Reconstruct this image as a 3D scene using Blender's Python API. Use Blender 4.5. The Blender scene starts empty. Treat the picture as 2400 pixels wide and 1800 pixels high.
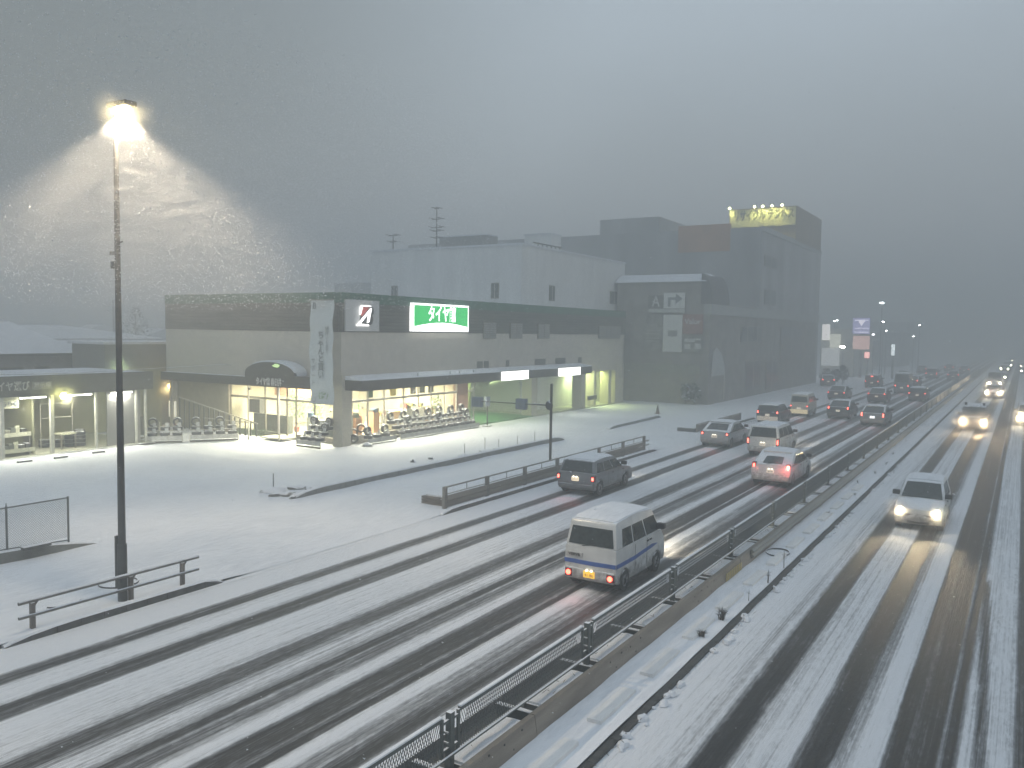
import bpy, bmesh, math, random
from mathutils import Vector, Matrix, noise as mnoise
R_ = math.radians
random.seed(11)
S = bpy.context.scene
COL = S.collection

# ------------------------------------------------------------ camera
cam_d = bpy.data.cameras.new("camera")
cam = bpy.data.objects.new("camera", cam_d); COL.objects.link(cam)
YAW, PITCH, ROLL, CH = R_(31.6), R_(3.65), R_(0.85), 7.0
F = Vector((-math.sin(YAW)*math.cos(PITCH), math.cos(YAW)*math.cos(PITCH), -math.sin(PITCH)))
Rt = Vector((math.cos(YAW), math.sin(YAW), 0)); Up = Rt.cross(F)
R2 = Rt*math.cos(ROLL) + Up*math.sin(ROLL); U2 = Up*math.cos(ROLL) - Rt*math.sin(ROLL)
cam.matrix_world = Matrix(((R2.x, U2.x, -F.x, 0), (R2.y, U2.y, -F.y, 0), (R2.z, U2.z, -F.z, CH), (0, 0, 0, 1)))
cam_d.sensor_width = 36; cam_d.lens = 36*1950/2400
cam_d.clip_start = 0.1; cam_d.clip_end = 3000
S.camera = cam

# ------------------------------------------------------------ world: overcast dusk
W = bpy.data.worlds.new("World"); S.world = W; W.use_nodes = True
nt = W.node_tree; nt.nodes.clear()
def N(t, **k):
    n = nt.nodes.new(t)
    for a, b in k.items(): setattr(n, a, b)
    return n
L = lambda a, b: nt.links.new(a, b)
def math_(op, a, b=None, c=None, clamp=False):
    n = N('ShaderNodeMath', operation=op); n.use_clamp = clamp
    for i, v in enumerate((a, b, c)):
        if v is None: continue
        if isinstance(v, (int, float)): n.inputs[i].default_value = v
        else: L(v, n.inputs[i])
    return n.outputs[0]
tc = N('ShaderNodeTexCoord'); sep = N('ShaderNodeSeparateXYZ'); L(tc.outputs['Generated'], sep.inputs[0])
zc = math_('MAXIMUM', sep.outputs[2], 0.0)
cie = math_('MULTIPLY_ADD', zc, 0.55, 0.45)
nz = N('ShaderNodeTexNoise'); nz.inputs['Scale'].default_value = 1.7; nz.inputs['Detail'].default_value = 3; nz.inputs['Roughness'].default_value = .45
mp = N('ShaderNodeMapping'); mp.inputs['Location'].default_value = (0.3, 1.9, 0.4); mp.inputs['Scale'].default_value = (1, 1, 2.2)
L(tc.outputs['Generated'], mp.inputs[0]); L(mp.outputs[0], nz.inputs['Vector'])
cl = math_('MULTIPLY_ADD', nz.outputs['Fac'], 0.45, 0.77)
side = math_('MULTIPLY_ADD', sep.outputs[0], -0.16, 0.97)      # brighter towards the east, darker to the west
# one broad darker cloud bank high in the west
dcl = N('ShaderNodeVectorMath', operation='DOT_PRODUCT'); L(tc.outputs['Generated'], dcl.inputs[0]); dcl.inputs[1].default_value = Vector((-.86, .20, .47)).normalized()
dk = N('ShaderNodeMapRange'); dk.interpolation_type = 'SMOOTHSTEP'; dk.inputs['From Min'].default_value = .66; dk.inputs['From Max'].default_value = 1.0; dk.inputs['To Min'].default_value = 1.0; dk.inputs['To Max'].default_value = .34
L(dcl.outputs['Value'], dk.inputs['Value'])
lum = math_('MULTIPLY', math_('MULTIPLY', math_('MULTIPLY', cie, cl), side), dk.outputs[0])
cmb = N('ShaderNodeCombineColor')
SKYL = 0.84; HAZE = 0.0106
L(math_('MULTIPLY', lum, SKYL*0.835), cmb.inputs[0]); L(math_('MULTIPLY', lum, SKYL*0.985), cmb.inputs[1]); L(math_('MULTIPLY', lum, SKYL*1.15), cmb.inputs[2])
sky = N('ShaderNodeTexSky'); sky.sky_type = 'NISHITA'; sky.sun_disc = False
sky.sun_elevation = R_(4); sky.sun_rotation = R_(100); sky.altitude = 0; sky.air_density = 2; sky.dust_density = 4
bg1 = N('ShaderNodeBackground'); bg1.inputs[1].default_value = 1.0; L(cmb.outputs[0], bg1.inputs[0])
bg2 = N('ShaderNodeBackground'); bg2.inputs[1].default_value = 0.05; L(sky.outputs[0], bg2.inputs[0])
add = N('ShaderNodeAddShader'); L(bg1.outputs[0], add.inputs[0]); L(bg2.outputs[0], add.inputs[1])
wo = N('ShaderNodeOutputWorld'); L(add.outputs[0], wo.inputs[0])

sun_d = bpy.data.lights.new("sun", 'SUN'); sun_d.energy = 0.12; sun_d.angle = R_(60); sun_d.color = (0.9, 0.96, 1.0)
sun = bpy.data.objects.new("sun", sun_d); COL.objects.link(sun); sun.rotation_euler = (R_(35), R_(12), R_(20))

S.view_settings.view_transform = 'Standard'; S.view_settings.look = 'None'
S.view_settings.exposure = 0.0; S.view_settings.gamma = 1.0; S.view_settings.use_curve_mapping = False
S.render.engine = 'CYCLES'
try:
    S.cycles.volume_bounces = 1; S.cycles.max_bounces = 6; S.cycles.diffuse_bounces = 3
    S.cycles.transparent_max_bounces = 12; S.cycles.sample_clamp_indirect = 4.0
    S.cycles.use_denoising = True; S.cycles.use_light_tree = True
except Exception: pass

# ------------------------------------------------------------ materials
_m = {}
def nodes(name):
    m = bpy.data.materials.new(name); m.use_nodes = True
    t = m.node_tree; b = t.nodes.get('Principled BSDF')
    return m, t, b
def mat(name, col, rough=.6, metal=0., var=.15, scale=3., snow=0., bump=.0, stretch=(1,1,1), detail=4, dirt=0.):
    """painted / mineral surface: colour with mottling, optional dusting of snow on what faces up"""
    if name in _m: return _m[name]
    m, t, b = nodes(name); nn = t.nodes; l = t.links.new
    co = nn.new('ShaderNodeTexCoord'); mpn = nn.new('ShaderNodeMapping'); mpn.inputs['Scale'].default_value = stretch
    l(co.outputs['Object'], mpn.inputs[0])
    no = nn.new('ShaderNodeTexNoise'); no.inputs['Scale'].default_value = scale; no.inputs['Detail'].default_value = detail
    l(mpn.outputs[0], no.inputs['Vector'])
    mr = nn.new('ShaderNodeMapRange'); mr.inputs['From Min'].default_value = .3; mr.inputs['From Max'].default_value = .7
    mr.inputs['To Min'].default_value = 1-var; mr.inputs['To Max'].default_value = 1+var
    l(no.outputs['Fac'], mr.inputs['Value'])
    mx = nn.new('ShaderNodeMix'); mx.data_type = 'RGBA'; mx.blend_type = 'MULTIPLY'; mx.inputs['Factor'].default_value = 1
    mx.inputs['A'].default_value = (*col, 1); l(mr.outputs[0], mx.inputs['B'])
    out = mx.outputs['Result']
    if dirt > 0:      # road slush thrown up the lower panels
        sd = nn.new('ShaderNodeSeparateXYZ'); l(co.outputs['Object'], sd.inputs[0])
        nd = nn.new('ShaderNodeTexNoise'); nd.inputs['Scale'].default_value = 6; nd.inputs['Detail'].default_value = 6; l(co.outputs['Object'], nd.inputs['Vector'])
        zz = nn.new('ShaderNodeMath'); zz.operation = 'MULTIPLY_ADD'; l(nd.outputs['Fac'], zz.inputs[0]); zz.inputs[1].default_value = .9; l(sd.outputs[2], zz.inputs[2])
        dr = nn.new('ShaderNodeMapRange'); dr.interpolation_type = 'SMOOTHSTEP'; dr.inputs['From Min'].default_value = 1.15; dr.inputs['From Max'].default_value = .72; dr.inputs['To Min'].default_value = 0; dr.inputs['To Max'].default_value = dirt
        l(zz.outputs[0], dr.inputs['Value'])
        md = nn.new('ShaderNodeMix'); md.data_type = 'RGBA'; l(dr.outputs[0], md.inputs['Factor']); l(out, md.inputs['A']); md.inputs['B'].default_value = (.13, .125, .12, 1); out = md.outputs['Result']
    if snow > 0:
        ge = nn.new('ShaderNodeNewGeometry'); sp = nn.new('ShaderNodeSeparateXYZ'); l(ge.outputs['Normal'], sp.inputs[0])
        n2 = nn.new('ShaderNodeTexNoise'); n2.inputs['Scale'].default_value = 7; n2.inputs['Detail'].default_value = 5; l(co.outputs['Object'], n2.inputs['Vector'])
        ad = nn.new('ShaderNodeMath'); ad.operation = 'MULTIPLY_ADD'; l(n2.outputs['Fac'], ad.inputs[0]); ad.inputs[1].default_value = .55; l(sp.outputs[2], ad.inputs[2])
        ss = nn.new('ShaderNodeMapRange'); ss.interpolation_type = 'SMOOTHSTEP'
        ss.inputs['From Min'].default_value = 1.0-.35*snow; ss.inputs['From Max'].default_value = 1.25-.35*snow; l(ad.outputs[0], ss.inputs['Value'])
        m2 = nn.new('ShaderNodeMix'); m2.data_type = 'RGBA'; l(ss.outputs[0], m2.inputs['Factor']); l(out, m2.inputs['A']); m2.inputs['B'].default_value = (.8, .82, .85, 1)
        out = m2.outputs['Result']
        m3 = nn.new('ShaderNodeMix'); m3.data_type = 'FLOAT'; l(ss.outputs[0], m3.inputs['Factor']); m3.inputs['A'].default_value = rough; m3.inputs['B'].default_value = .8
        l(m3.outputs[0], b.inputs['Roughness'])
    else: b.inputs['Roughness'].default_value = rough
    b.inputs['Metallic'].default_value = metal
    l(out, b.inputs['Base Color'])
    if bump > 0:
        bp = nn.new('ShaderNodeBump'); bp.inputs['Strength'].default_value = bump; bp.inputs['Distance'].default_value = .03
        l(no.outputs['Fac'], bp.inputs['Height']); l(bp.outputs[0], b.inputs['Normal'])
    _m[name] = m; return m
def glow(name, col, strength, base=(.8, .8, .8)):
    if name in _m: return _m[name]
    m, t, b = nodes(name); b.inputs['Base Color'].default_value = (*base, 1)
    b.inputs['Emission Color'].default_value = (*col, 1); b.inputs['Emission Strength'].default_value = strength
    b.inputs['Roughness'].default_value = .3
    _m[name] = m; return m
def glass(name, tint=(.85, .9, .88), gl=.10, rough=.05):
    if name in _m: return _m[name]
    m, t, b = nodes(name); t.nodes.remove(b); o = t.nodes.get('Material Output')
    tr = t.nodes.new('ShaderNodeBsdfTransparent'); tr.inputs[0].default_value = (*tint, 1)
    g = t.nodes.new('ShaderNodeBsdfGlossy'); g.inputs['Roughness'].default_value = rough
    lw_ = t.nodes.new('ShaderNodeLayerWeight'); lw_.inputs[0].default_value = .5
    pw_ = t.nodes.new('ShaderNodeMath'); pw_.operation = 'POWER'; t.links.new(lw_.outputs['Facing'], pw_.inputs[0]); pw_.inputs[1].default_value = 3.0
    fr = t.nodes.new('ShaderNodeMath'); fr.operation = 'MULTIPLY_ADD'; t.links.new(pw_.outputs[0], fr.inputs[0]); fr.inputs[1].default_value = .35; fr.inputs[2].default_value = .02
    mx = t.nodes.new('ShaderNodeMixShader'); t.links.new(fr.outputs[0], mx.inputs[0]); t.links.new(tr.outputs[0], mx.inputs[1]); t.links.new(g.outputs[0], mx.inputs[2])
    t.links.new(mx.outputs[0], o.inputs[0]); _m[name] = m; return m

def snow_mat(name='snow', col=(.80, .82, .85), bump=.35, dirty=0.):
    if name in _m: return _m[name]
    m, t, b = nodes(name); nn = t.nodes; l = t.links.new
    co = nn.new('ShaderNodeTexCoord')
    n1 = nn.new('ShaderNodeTexNoise'); n1.inputs['Scale'].default_value = .35; n1.inputs['Detail'].default_value = 6; l(co.outputs['Object'], n1.inputs['Vector'])
    mpn = nn.new('ShaderNodeMapping'); mpn.inputs['Scale'].default_value = (2.5, .5, 1); mpn.inputs['Rotation'].default_value = (0, 0, R_(-8)); l(co.outputs['Object'], mpn.inputs[0])
    n2 = nn.new('ShaderNodeTexNoise'); n2.inputs['Scale'].default_value = 3; n2.inputs['Detail'].default_value = 8; n2.inputs['Roughness'].default_value = .65; l(mpn.outputs[0], n2.inputs['Vector'])
    a = nn.new('ShaderNodeMath'); a.operation = 'MULTIPLY_ADD'; l(n1.outputs['Fac'], a.inputs[0]); a.inputs[1].default_value = .5; l(n2.outputs['Fac'], a.inputs[2])
    cr = nn.new('ShaderNodeValToRGB'); l(a.outputs[0], cr.inputs[0])
    cr.color_ramp.elements[0].position = .42; cr.color_ramp.elements[0].color = (col[0]*(.77-dirty), col[1]*(.78-dirty), col[2]*(.80-dirty), 1)
    cr.color_ramp.elements[1].position = .85; cr.color_ramp.elements[1].color = (*col, 1)
    l(cr.outputs[0], b.inputs['Base Color']); b.inputs['Roughness'].default_value = .75
    bp = nn.new('ShaderNodeBump'); bp.inputs['Strength'].default_value = bump; bp.inputs['Distance'].default_value = .05
    l(n2.outputs['Fac'], bp.inputs['Height']); l(bp.outputs[0], b.inputs['Normal'])
    _m[name] = m; return m

# ------------------------------------------------------------ mesh helpers
class MB:
    def __init__(s): s.v = []; s.f = []
    def box(s, x0, x1, y0, y1, z0, z1):
        n = len(s.v); s.v += [(x, y, z) for z in (z0, z1) for y in (y0, y1) for x in (x0, x1)]
        s.f += [tuple(n+i for i in q) for q in ((0,2,3,1),(4,5,7,6),(0,1,5,4),(2,6,7,3),(0,4,6,2),(1,3,7,5))]; return s
    def bar(s, a, b, w, h=None, up=Vector((0,0,1))):
        a, b = Vector(a), Vector(b); h = h or w; d = (b-a).normalized()
        sx = d.cross(up)
        if sx.length < 1e-4: sx = d.cross(Vector((1,0,0)))
        sx.normalize(); sz = sx.cross(d); n = len(s.v)
        for p in (a, b):
            for i, j in ((-1,-1),(1,-1),(1,1),(-1,1)): s.v.append(tuple(p + sx*(i*w/2) + sz*(j*h/2)))
        s.f += [tuple(n+i for i in q) for q in ((3,2,1,0),(4,5,6,7),(0,1,5,4),(1,2,6,5),(2,3,7,6),(3,0,4,7))]; return s
    def tube(s, a, b, r0, r1=None, seg=10, cap=True):
        a, b = Vector(a), Vector(b); r1 = r0 if r1 is None else r1; d = (b-a).normalized()
        u = d.cross(Vector((0,0,1)))
        if u.length < 1e-4: u = Vector((1,0,0))
        u.normalize(); w = d.cross(u); n = len(s.v)
        for p, r in ((a, r0), (b, r1)):
            for k in range(seg):
                t = 2*math.pi*k/seg; s.v.append(tuple(p + u*(r*math.cos(t)) + w*(r*math.sin(t))))
        for k in range(seg):
            k2 = (k+1) % seg; s.f.append((n+k, n+seg+k, n+seg+k2, n+k2))
        if cap: s.f.append(tuple(n+k for k in range(seg))); s.f.append(tuple(n+seg+k for k in reversed(range(seg))))
        return s
    def poly(s, pts):
        n = len(s.v); s.v += [tuple(p) for p in pts]; s.f.append(tuple(range(n, n+len(pts)))); return s
    def prism(s, pts, ext):
        """planar polygon pushed along a vector"""
        n = len(s.v); k = len(pts); e = Vector(ext)
        s.v += [tuple(p) for p in pts] + [tuple(Vector(p)+e) for p in pts]
        s.f.append(tuple(range(n, n+k))); s.f.append(tuple(n+k+i for i in reversed(range(k))))
        for i in range(k): j = (i+1) % k; s.f.append((n+j, n+i, n+k+i, n+k+j))
        return s
    def rings(s, rs, cap=True):
        n = len(s.v); k = len(rs[0])
        for r in rs: s.v += [tuple(p) for p in r]
        for a in range(len(rs)-1):
            for i in range(k):
                j = (i+1) % k; s.f.append((n+a*k+i, n+a*k+j, n+(a+1)*k+j, n+(a+1)*k+i))
        if cap: s.f.append(tuple(n+i for i in reversed(range(k)))); s.f.append(tuple(n+(len(rs)-1)*k+i for i in range(k)))
        return s
    def blob(s, c, r, seed=0, amp=.25, lo=-1.0, seg=10, rg=6):
        c = Vector(c); rs = []
        for a in range(rg+1):
            ph = math.pi*(a/rg); z = math.cos(ph)
            ring = []
            for k in range(seg):
                t = 2*math.pi*k/seg; d = Vector((math.sin(ph)*math.cos(t), math.sin(ph)*math.sin(t), max(z, lo)))
                q = 1 + amp*mnoise.noise(d*1.7 + Vector((seed*7.3, seed*3.1, seed)))*2
                ring.append((c.x+d.x*r[0]*q, c.y+d.y*r[1]*q, c.z+d.z*r[2]*q))
            rs.append(ring)
        return s.rings(rs)
    def build(s, name, m, parent=None, smooth=False, bevel=0.):
        me = bpy.data.meshes.new(name); me.from_pydata(s.v, [], s.f)
        bm = bmesh.new(); bm.from_mesh(me); bmesh.ops.recalc_face_normals(bm, faces=bm.faces)
        if bevel > 0:
            bmesh.ops.bevel(bm, geom=[e for e in bm.edges if e.is_manifold and e.calc_face_angle(0) > .5], offset=bevel, segments=2, profile=.6, affect='EDGES', clamp_overlap=True)
        bm.to_mesh(me); bm.free(); me.update()
        if m: me.materials.append(m)
        if smooth:
            for p in me.polygons: p.use_smooth = True
            try: me.set_sharp_from_angle(angle=R_(38))
            except Exception: pass
        o = bpy.data.objects.new(name, me); COL.objects.link(o)
        if parent is not None: o.parent = parent
        return o
def tag(o, label=None, cat=None, group=None, kind=None):
    if label: o['label'] = label
    if cat: o['category'] = cat
    if group: o['group'] = group
    if kind: o['kind'] = kind
    return o
def thing(name, label, cat, loc=(0,0,0), rz=0., group=None):
    o = bpy.data.objects.new(name, None); COL.objects.link(o); o.location = loc; o.rotation_euler = (0, 0, rz)
    return tag(o, label, cat, group)
def copy_tree(o, parent=None):
    c = o.copy(); COL.objects.link(c); c.parent = parent
    for ch in list(o.children): copy_tree(ch, c)
    return c
def mist(name, loc, R, dens, parent=None, scale=(1,1,1), label=None):
    """an added puff of mist that gives a lamp its glow halo, thin at its rim"""
    if 'mist' not in _m:
        m = bpy.data.materials.new('halo_mist'); m.use_nodes = True; t = m.node_tree; t.nodes.remove(t.nodes['Principled BSDF'])
        pv = t.nodes.new('ShaderNodeVolumePrincipled'); pv.inputs['Color'].default_value = (.95, .95, .95, 1); pv.inputs['Anisotropy'].default_value = .2
        co = t.nodes.new('ShaderNodeTexCoord'); ln = t.nodes.new('ShaderNodeVectorMath'); ln.operation = 'LENGTH'; t.links.new(co.outputs['Object'], ln.inputs[0])
        mr = t.nodes.new('ShaderNodeMapRange'); mr.inputs['From Min'].default_value = 1; mr.inputs['From Max'].default_value = 0; t.links.new(ln.outputs['Value'], mr.inputs['Value'])
        p = t.nodes.new('ShaderNodeMath'); p.operation = 'POWER'; t.links.new(mr.outputs[0], p.inputs[0]); p.inputs[1].default_value = 1.6
        oi = t.nodes.new('ShaderNodeObjectInfo'); sc = t.nodes.new('ShaderNodeSeparateColor'); t.links.new(oi.outputs['Color'], sc.inputs[0])
        q = t.nodes.new('ShaderNodeMath'); q.operation = 'MULTIPLY'; t.links.new(p.outputs[0], q.inputs[0]); t.links.new(sc.outputs[0], q.inputs[1])
        t.links.new(q.outputs[0], pv.inputs['Density']); t.links.new(pv.outputs[0], t.nodes['Material Output'].inputs['Volume']); _m['mist'] = m
        me = MB().blob((0, 0, 0), (1, 1, 1), 0, 0, seg=16, rg=10).build('halo_mist', m); _m['mist_mesh'] = me.data; bpy.data.objects.remove(me)
    o = bpy.data.objects.new(name, _m['mist_mesh']); COL.objects.link(o); o.location = loc; o.scale = (R*scale[0], R*scale[1], R*scale[2]); o.color = (dens, dens, dens, 1)  # small mist volume added so the light inside it gets a halo
    if parent is not None: o.location = parent.matrix_basis @ Vector(loc)
    return tag(o, label, 'halo mist', None, 'stuff')
def gust(name, loc, R, dens, label):
    """ragged wind-torn veil of dense snowfall"""
    m = bpy.data.materials.new('snow_veil'); m.use_nodes = True; t = m.node_tree; t.nodes.remove(t.nodes['Principled BSDF']); l = t.links.new
    pv = t.nodes.new('ShaderNodeVolumePrincipled'); pv.inputs['Color'].default_value = (.95, .95, .95, 1); pv.inputs['Anisotropy'].default_value = .1
    co = t.nodes.new('ShaderNodeTexCoord'); ln = t.nodes.new('ShaderNodeVectorMath'); ln.operation = 'LENGTH'; l(co.outputs['Object'], ln.inputs[0])
    mr = t.nodes.new('ShaderNodeMapRange'); mr.interpolation_type = 'SMOOTHSTEP'; mr.inputs['From Min'].default_value = 1; mr.inputs['From Max'].default_value = .2; l(ln.outputs['Value'], mr.inputs['Value'])
    mp_ = t.nodes.new('ShaderNodeMapping'); mp_.inputs['Rotation'].default_value = (0, R_(18), 0); mp_.inputs['Scale'].default_value = (8, 12, 25); l(co.outputs['Object'], mp_.inputs[0])
    n = t.nodes.new('ShaderNodeTexNoise'); n.inputs['Scale'].default_value = 1.0; n.inputs['Detail'].default_value = 4; n.inputs['Roughness'].default_value = .75; l(mp_.outputs[0], n.inputs['Vector'])
    r2 = t.nodes.new('ShaderNodeMapRange'); r2.inputs['From Min'].default_value = .46; r2.inputs['From Max'].default_value = .66; l(n.outputs['Fac'], r2.inputs['Value'])
    q = t.nodes.new('ShaderNodeMath'); q.operation = 'MULTIPLY'; l(mr.outputs[0], q.inputs[0]); l(r2.outputs[0], q.inputs[1])
    q2 = t.nodes.new('ShaderNodeMath'); q2.operation = 'MULTIPLY'; l(q.outputs[0], q2.inputs[0]); q2.inputs[1].default_value = dens; l(q2.outputs[0], pv.inputs['Density'])
    l(pv.outputs[0], t.nodes['Material Output'].inputs['Volume'])
    o = MB().blob((0, 0, 0), (1, 1, 1), 0, 0, seg=16, rg=10).build(name, m); o.location = loc; o.scale = R
    return tag(o, label, 'snow veil', None, 'stuff')
def clone(o, loc, rz, label=None, group=None):
    c = copy_tree(o); c.location = loc; c.rotation_euler = (0, 0, rz)
    if label: c['label'] = label
    if group: c['group'] = group
    return c
def text(body, size, loc, face, m, parent=None, name='lettering', depth=.02, bold=.0, sx=1., vertical=False, sp=1.0):
    c = bpy.data.curves.new('t', 'FONT'); c.body = '\n'.join(body) if vertical else body
    c.size = size; c.extrude = depth; c.offset = bold; c.align_x = 'CENTER'; c.align_y = 'CENTER' if not vertical else 'TOP'
    c.space_line = sp; c.resolution_u = 3; c.space_character = sp if not vertical else 1
    o = bpy.data.objects.new('t', c); COL.objects.link(o); bpy.context.view_layer.update()
    me = bpy.data.meshes.new_from_object(o); bpy.data.objects.remove(o); bpy.data.curves.remove(c)
    me.materials.clear(); me.materials.append(m); me.name = name
    q = bpy.data.objects.new(name, me); COL.objects.link(q); q.location = loc
    q.rotation_euler = (R_(90), 0, R_(90)) if face == '+x' else ((R_(90), 0, 0) if face == '-y' else face); q.scale = (sx, 1, 1)
    if parent is not None: q.parent = parent
    return q
def lamp(kind, loc, power, col, size=.1, parent=None, target=None, angle=None, blend=.5, name='lamp_light', shape=None):
    d = bpy.data.lights.new(name, kind); d.energy = power; d.color = col
    if kind == 'AREA':
        d.shape = 'RECTANGLE'; d.size, d.size_y = size
    else: d.shadow_soft_size = size
    if kind == 'SPOT': d.spot_size = angle; d.spot_blend = blend
    o = bpy.data.objects.new(name, d); COL.objects.link(o); o.location = loc
    if target is not None: o.rotation_euler = (Vector(target)-Vector(loc)).to_track_quat('-Z', 'Y').to_euler()
    if parent is not None: o.parent = parent
    return o

SNOW = snow_mat('snow'); SNOWD = snow_mat('snow_grey', (.66, .68, .71), .4, .1)

# a ray through a point of the picture, met with the ground (GP) or with a vertical / level plane (ON): used to read off real positions
def ray(px, py): return F + R2*((px-1200)/1950) + U2*((900-py)/1950)
def GP(px, py, z=0.):
    d = ray(px, py); return Vector((0, 0, CH)) + d*((z-CH)/d.z)
def ON(px, py, ax, v):
    d = ray(px, py); o = Vector((0, 0, CH)); return o + d*((v-o[ax])/d[ax])
# ------------------------------------------------------------ ground, road, kerbs
mb = MB(); mb.poly([(-420, -60, -.2), (320, -60, -.2), (320, 720, -.2), (-420, 720, -.2)])
tag(mb.build('ground', SNOW), kind='structure')

def grid(name, xs, ys, fz, m, attr=None):
    nx, ny = len(xs), len(ys)
    v = [(x, y, fz(x, y)) for y in ys for x in xs]
    f = [(j*nx+i, j*nx+i+1, (j+1)*nx+i+1, (j+1)*nx+i) for j in range(ny-1) for i in range(nx-1)]
    me = bpy.data.meshes.new(name); me.from_pydata(v, [], f); me.materials.append(m)
    for p in me.polygons: p.use_smooth = True
    if attr:
        a = me.attributes.new('cover', 'FLOAT', 'POINT'); a.data.foreach_set('value', [attr(x, y) for y in ys for x in xs])
    o = bpy.data.objects.new(name, me); COL.objects.link(o); return tag(o, kind='structure')
def lin(a, b, n): return [a+(b-a)*i/n for i in range(n+1)]
def hsnow(x, y):
    p = Vector((x, y, 0)); h = .035*mnoise.noise(p*.35) + .02*mnoise.noise(p*1.1+Vector((5, 2, 0))) + .012*mnoise.noise(p*3)
    # the pavement stands a little higher than the parking lot
    t = min(max((x + 25.6 + .5*mnoise.noise(Vector((0, y*.15, 3))))/1.2, 0), 1)
    r = .02 + h + (.03+.07*max(0, min(1, (23.5-y)/4)))*t*t*(3-2*t)
    near = max(min(1, (y-a_)/1.5, (b_-y)/1.5) for a_, b_ in ((7.8, 16.0), (23.6, 47.8), (55, 70)))
    e = min(max((x+19.6)/1.1, 0), 1)*(1-max(0, near)); r = r*(1-e) + (.035+h*.2)*e
    return r
xs = lin(-52, -27, 50)[:-1] + lin(-27, -18.42, 57)
ys = lin(-12, 60, 160)[:-1] + lin(60, 170, 110)
def lot_z(x, y):
    z = hsnow(x, y)
    if x < -34.2 and y > 30 and y < 82: return -.08
    return z
SX = min(xs, key=lambda x: abs(x+26.5))
grid('pavement', [x for x in xs if x >= SX], ys, hsnow, SNOW)
grid('parking_lot', [x for x in xs if x <= SX], ys, lambda x, y: lot_z(x, y), SNOW)

def curve(tab, x):
    if x <= tab[0][0]: return tab[0][1]
    for (a, p), (b, q) in zip(tab, tab[1:]):
        if x <= b: return p + (q-p)*(x-a)/(b-a)
    return tab[-1][1]
LT = [(-18.6,1),(-18.25,1),(-18.2,.8),(-18.15,1),(-17.15,1),(-17.0,.25),(-16.85,.18),(-16.65,.15),(-16.5,.7),(-16.3,.9),(-15.78,.88),(-15.62,.2),(-15.42,.1),(-15.38,.4),(-15.33,.12),(-15.1,.22),(-14.95,.9),(-14.8,.93),
 (-14.3,.86),(-13.9,.85),(-13.6,.72),(-13.5,.25),(-13.2,.2),(-13.0,.22),(-12.92,.62),(-12.86,.3),(-12.8,.72),(-12.5,.78),(-12.25,.6),(-12.15,.15),(-11.97,.1),(-11.93,.8),(-11.88,.3),(-11.6,.35),(-11.35,.8),
 (-11.2,1),(-11.05,.7),(-10.93,.12),(-10.5,.06),(-10.35,.1),(-10.3,.8),(-10.25,.12),(-10.05,.08),(-9.97,.8),(-9.85,1),(-9.68,.9),(-9.52,.5),(-9.4,.38),(-9.3,.55),(-9.2,.4),(-9.1,.15),(-8.85,.12),(-8.68,.5),(-8.6,1),(-8.1,1)]
RT = [(-5.7,1),(-5.3,1),(-5.05,.88),(-4.9,.98),(-4.65,.74),(-4.4,.8),(-4.3,.1),(-3.95,.05),(-3.82,.3),(-3.75,.86),(-3.6,.74),(-3.45,.92),(-3.25,.74),(-3.15,.95),(-2.97,.88),(-2.9,.08),(-2.5,.06),(-2.38,.35),(-2.2,.62),(-2.12,.9),
 (-2.0,1),(-1.72,.96),(-1.66,.05),(-1.4,.05),(-1.35,.3),(-1.3,.05),(-1.0,.05),(-.92,.08),(-.88,.78),(-.84,.1),(-.7,.1),(-.63,.85),(-.4,.8),(.0,.88),(.12,.8),(.16,.2),(.5,.15),(.62,.85),(1.9,.9),(2.0,.2),(2.4,.15),(2.5,.8),(3.2,.95),(6,1)]
def wander(y): return .05*mnoise.noise(Vector((0, y*.05, 1))) + .02*mnoise.noise(Vector((4, y*.2, 1)))
def cover_l(x, y): return .045 + curve(LT, x + wander(y) + .03*mnoise.noise(Vector((x*.9, y*.12, 0))))
def cover_r(x, y):
    c = curve(RT, x + wander(y+77)*.7)
    if y < 27:
        d = abs(x - (-.62 + (27-y)*.026))
        if d < .11: c = min(c, .25 + max(0, d-.06)*10)
    return c
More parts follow.
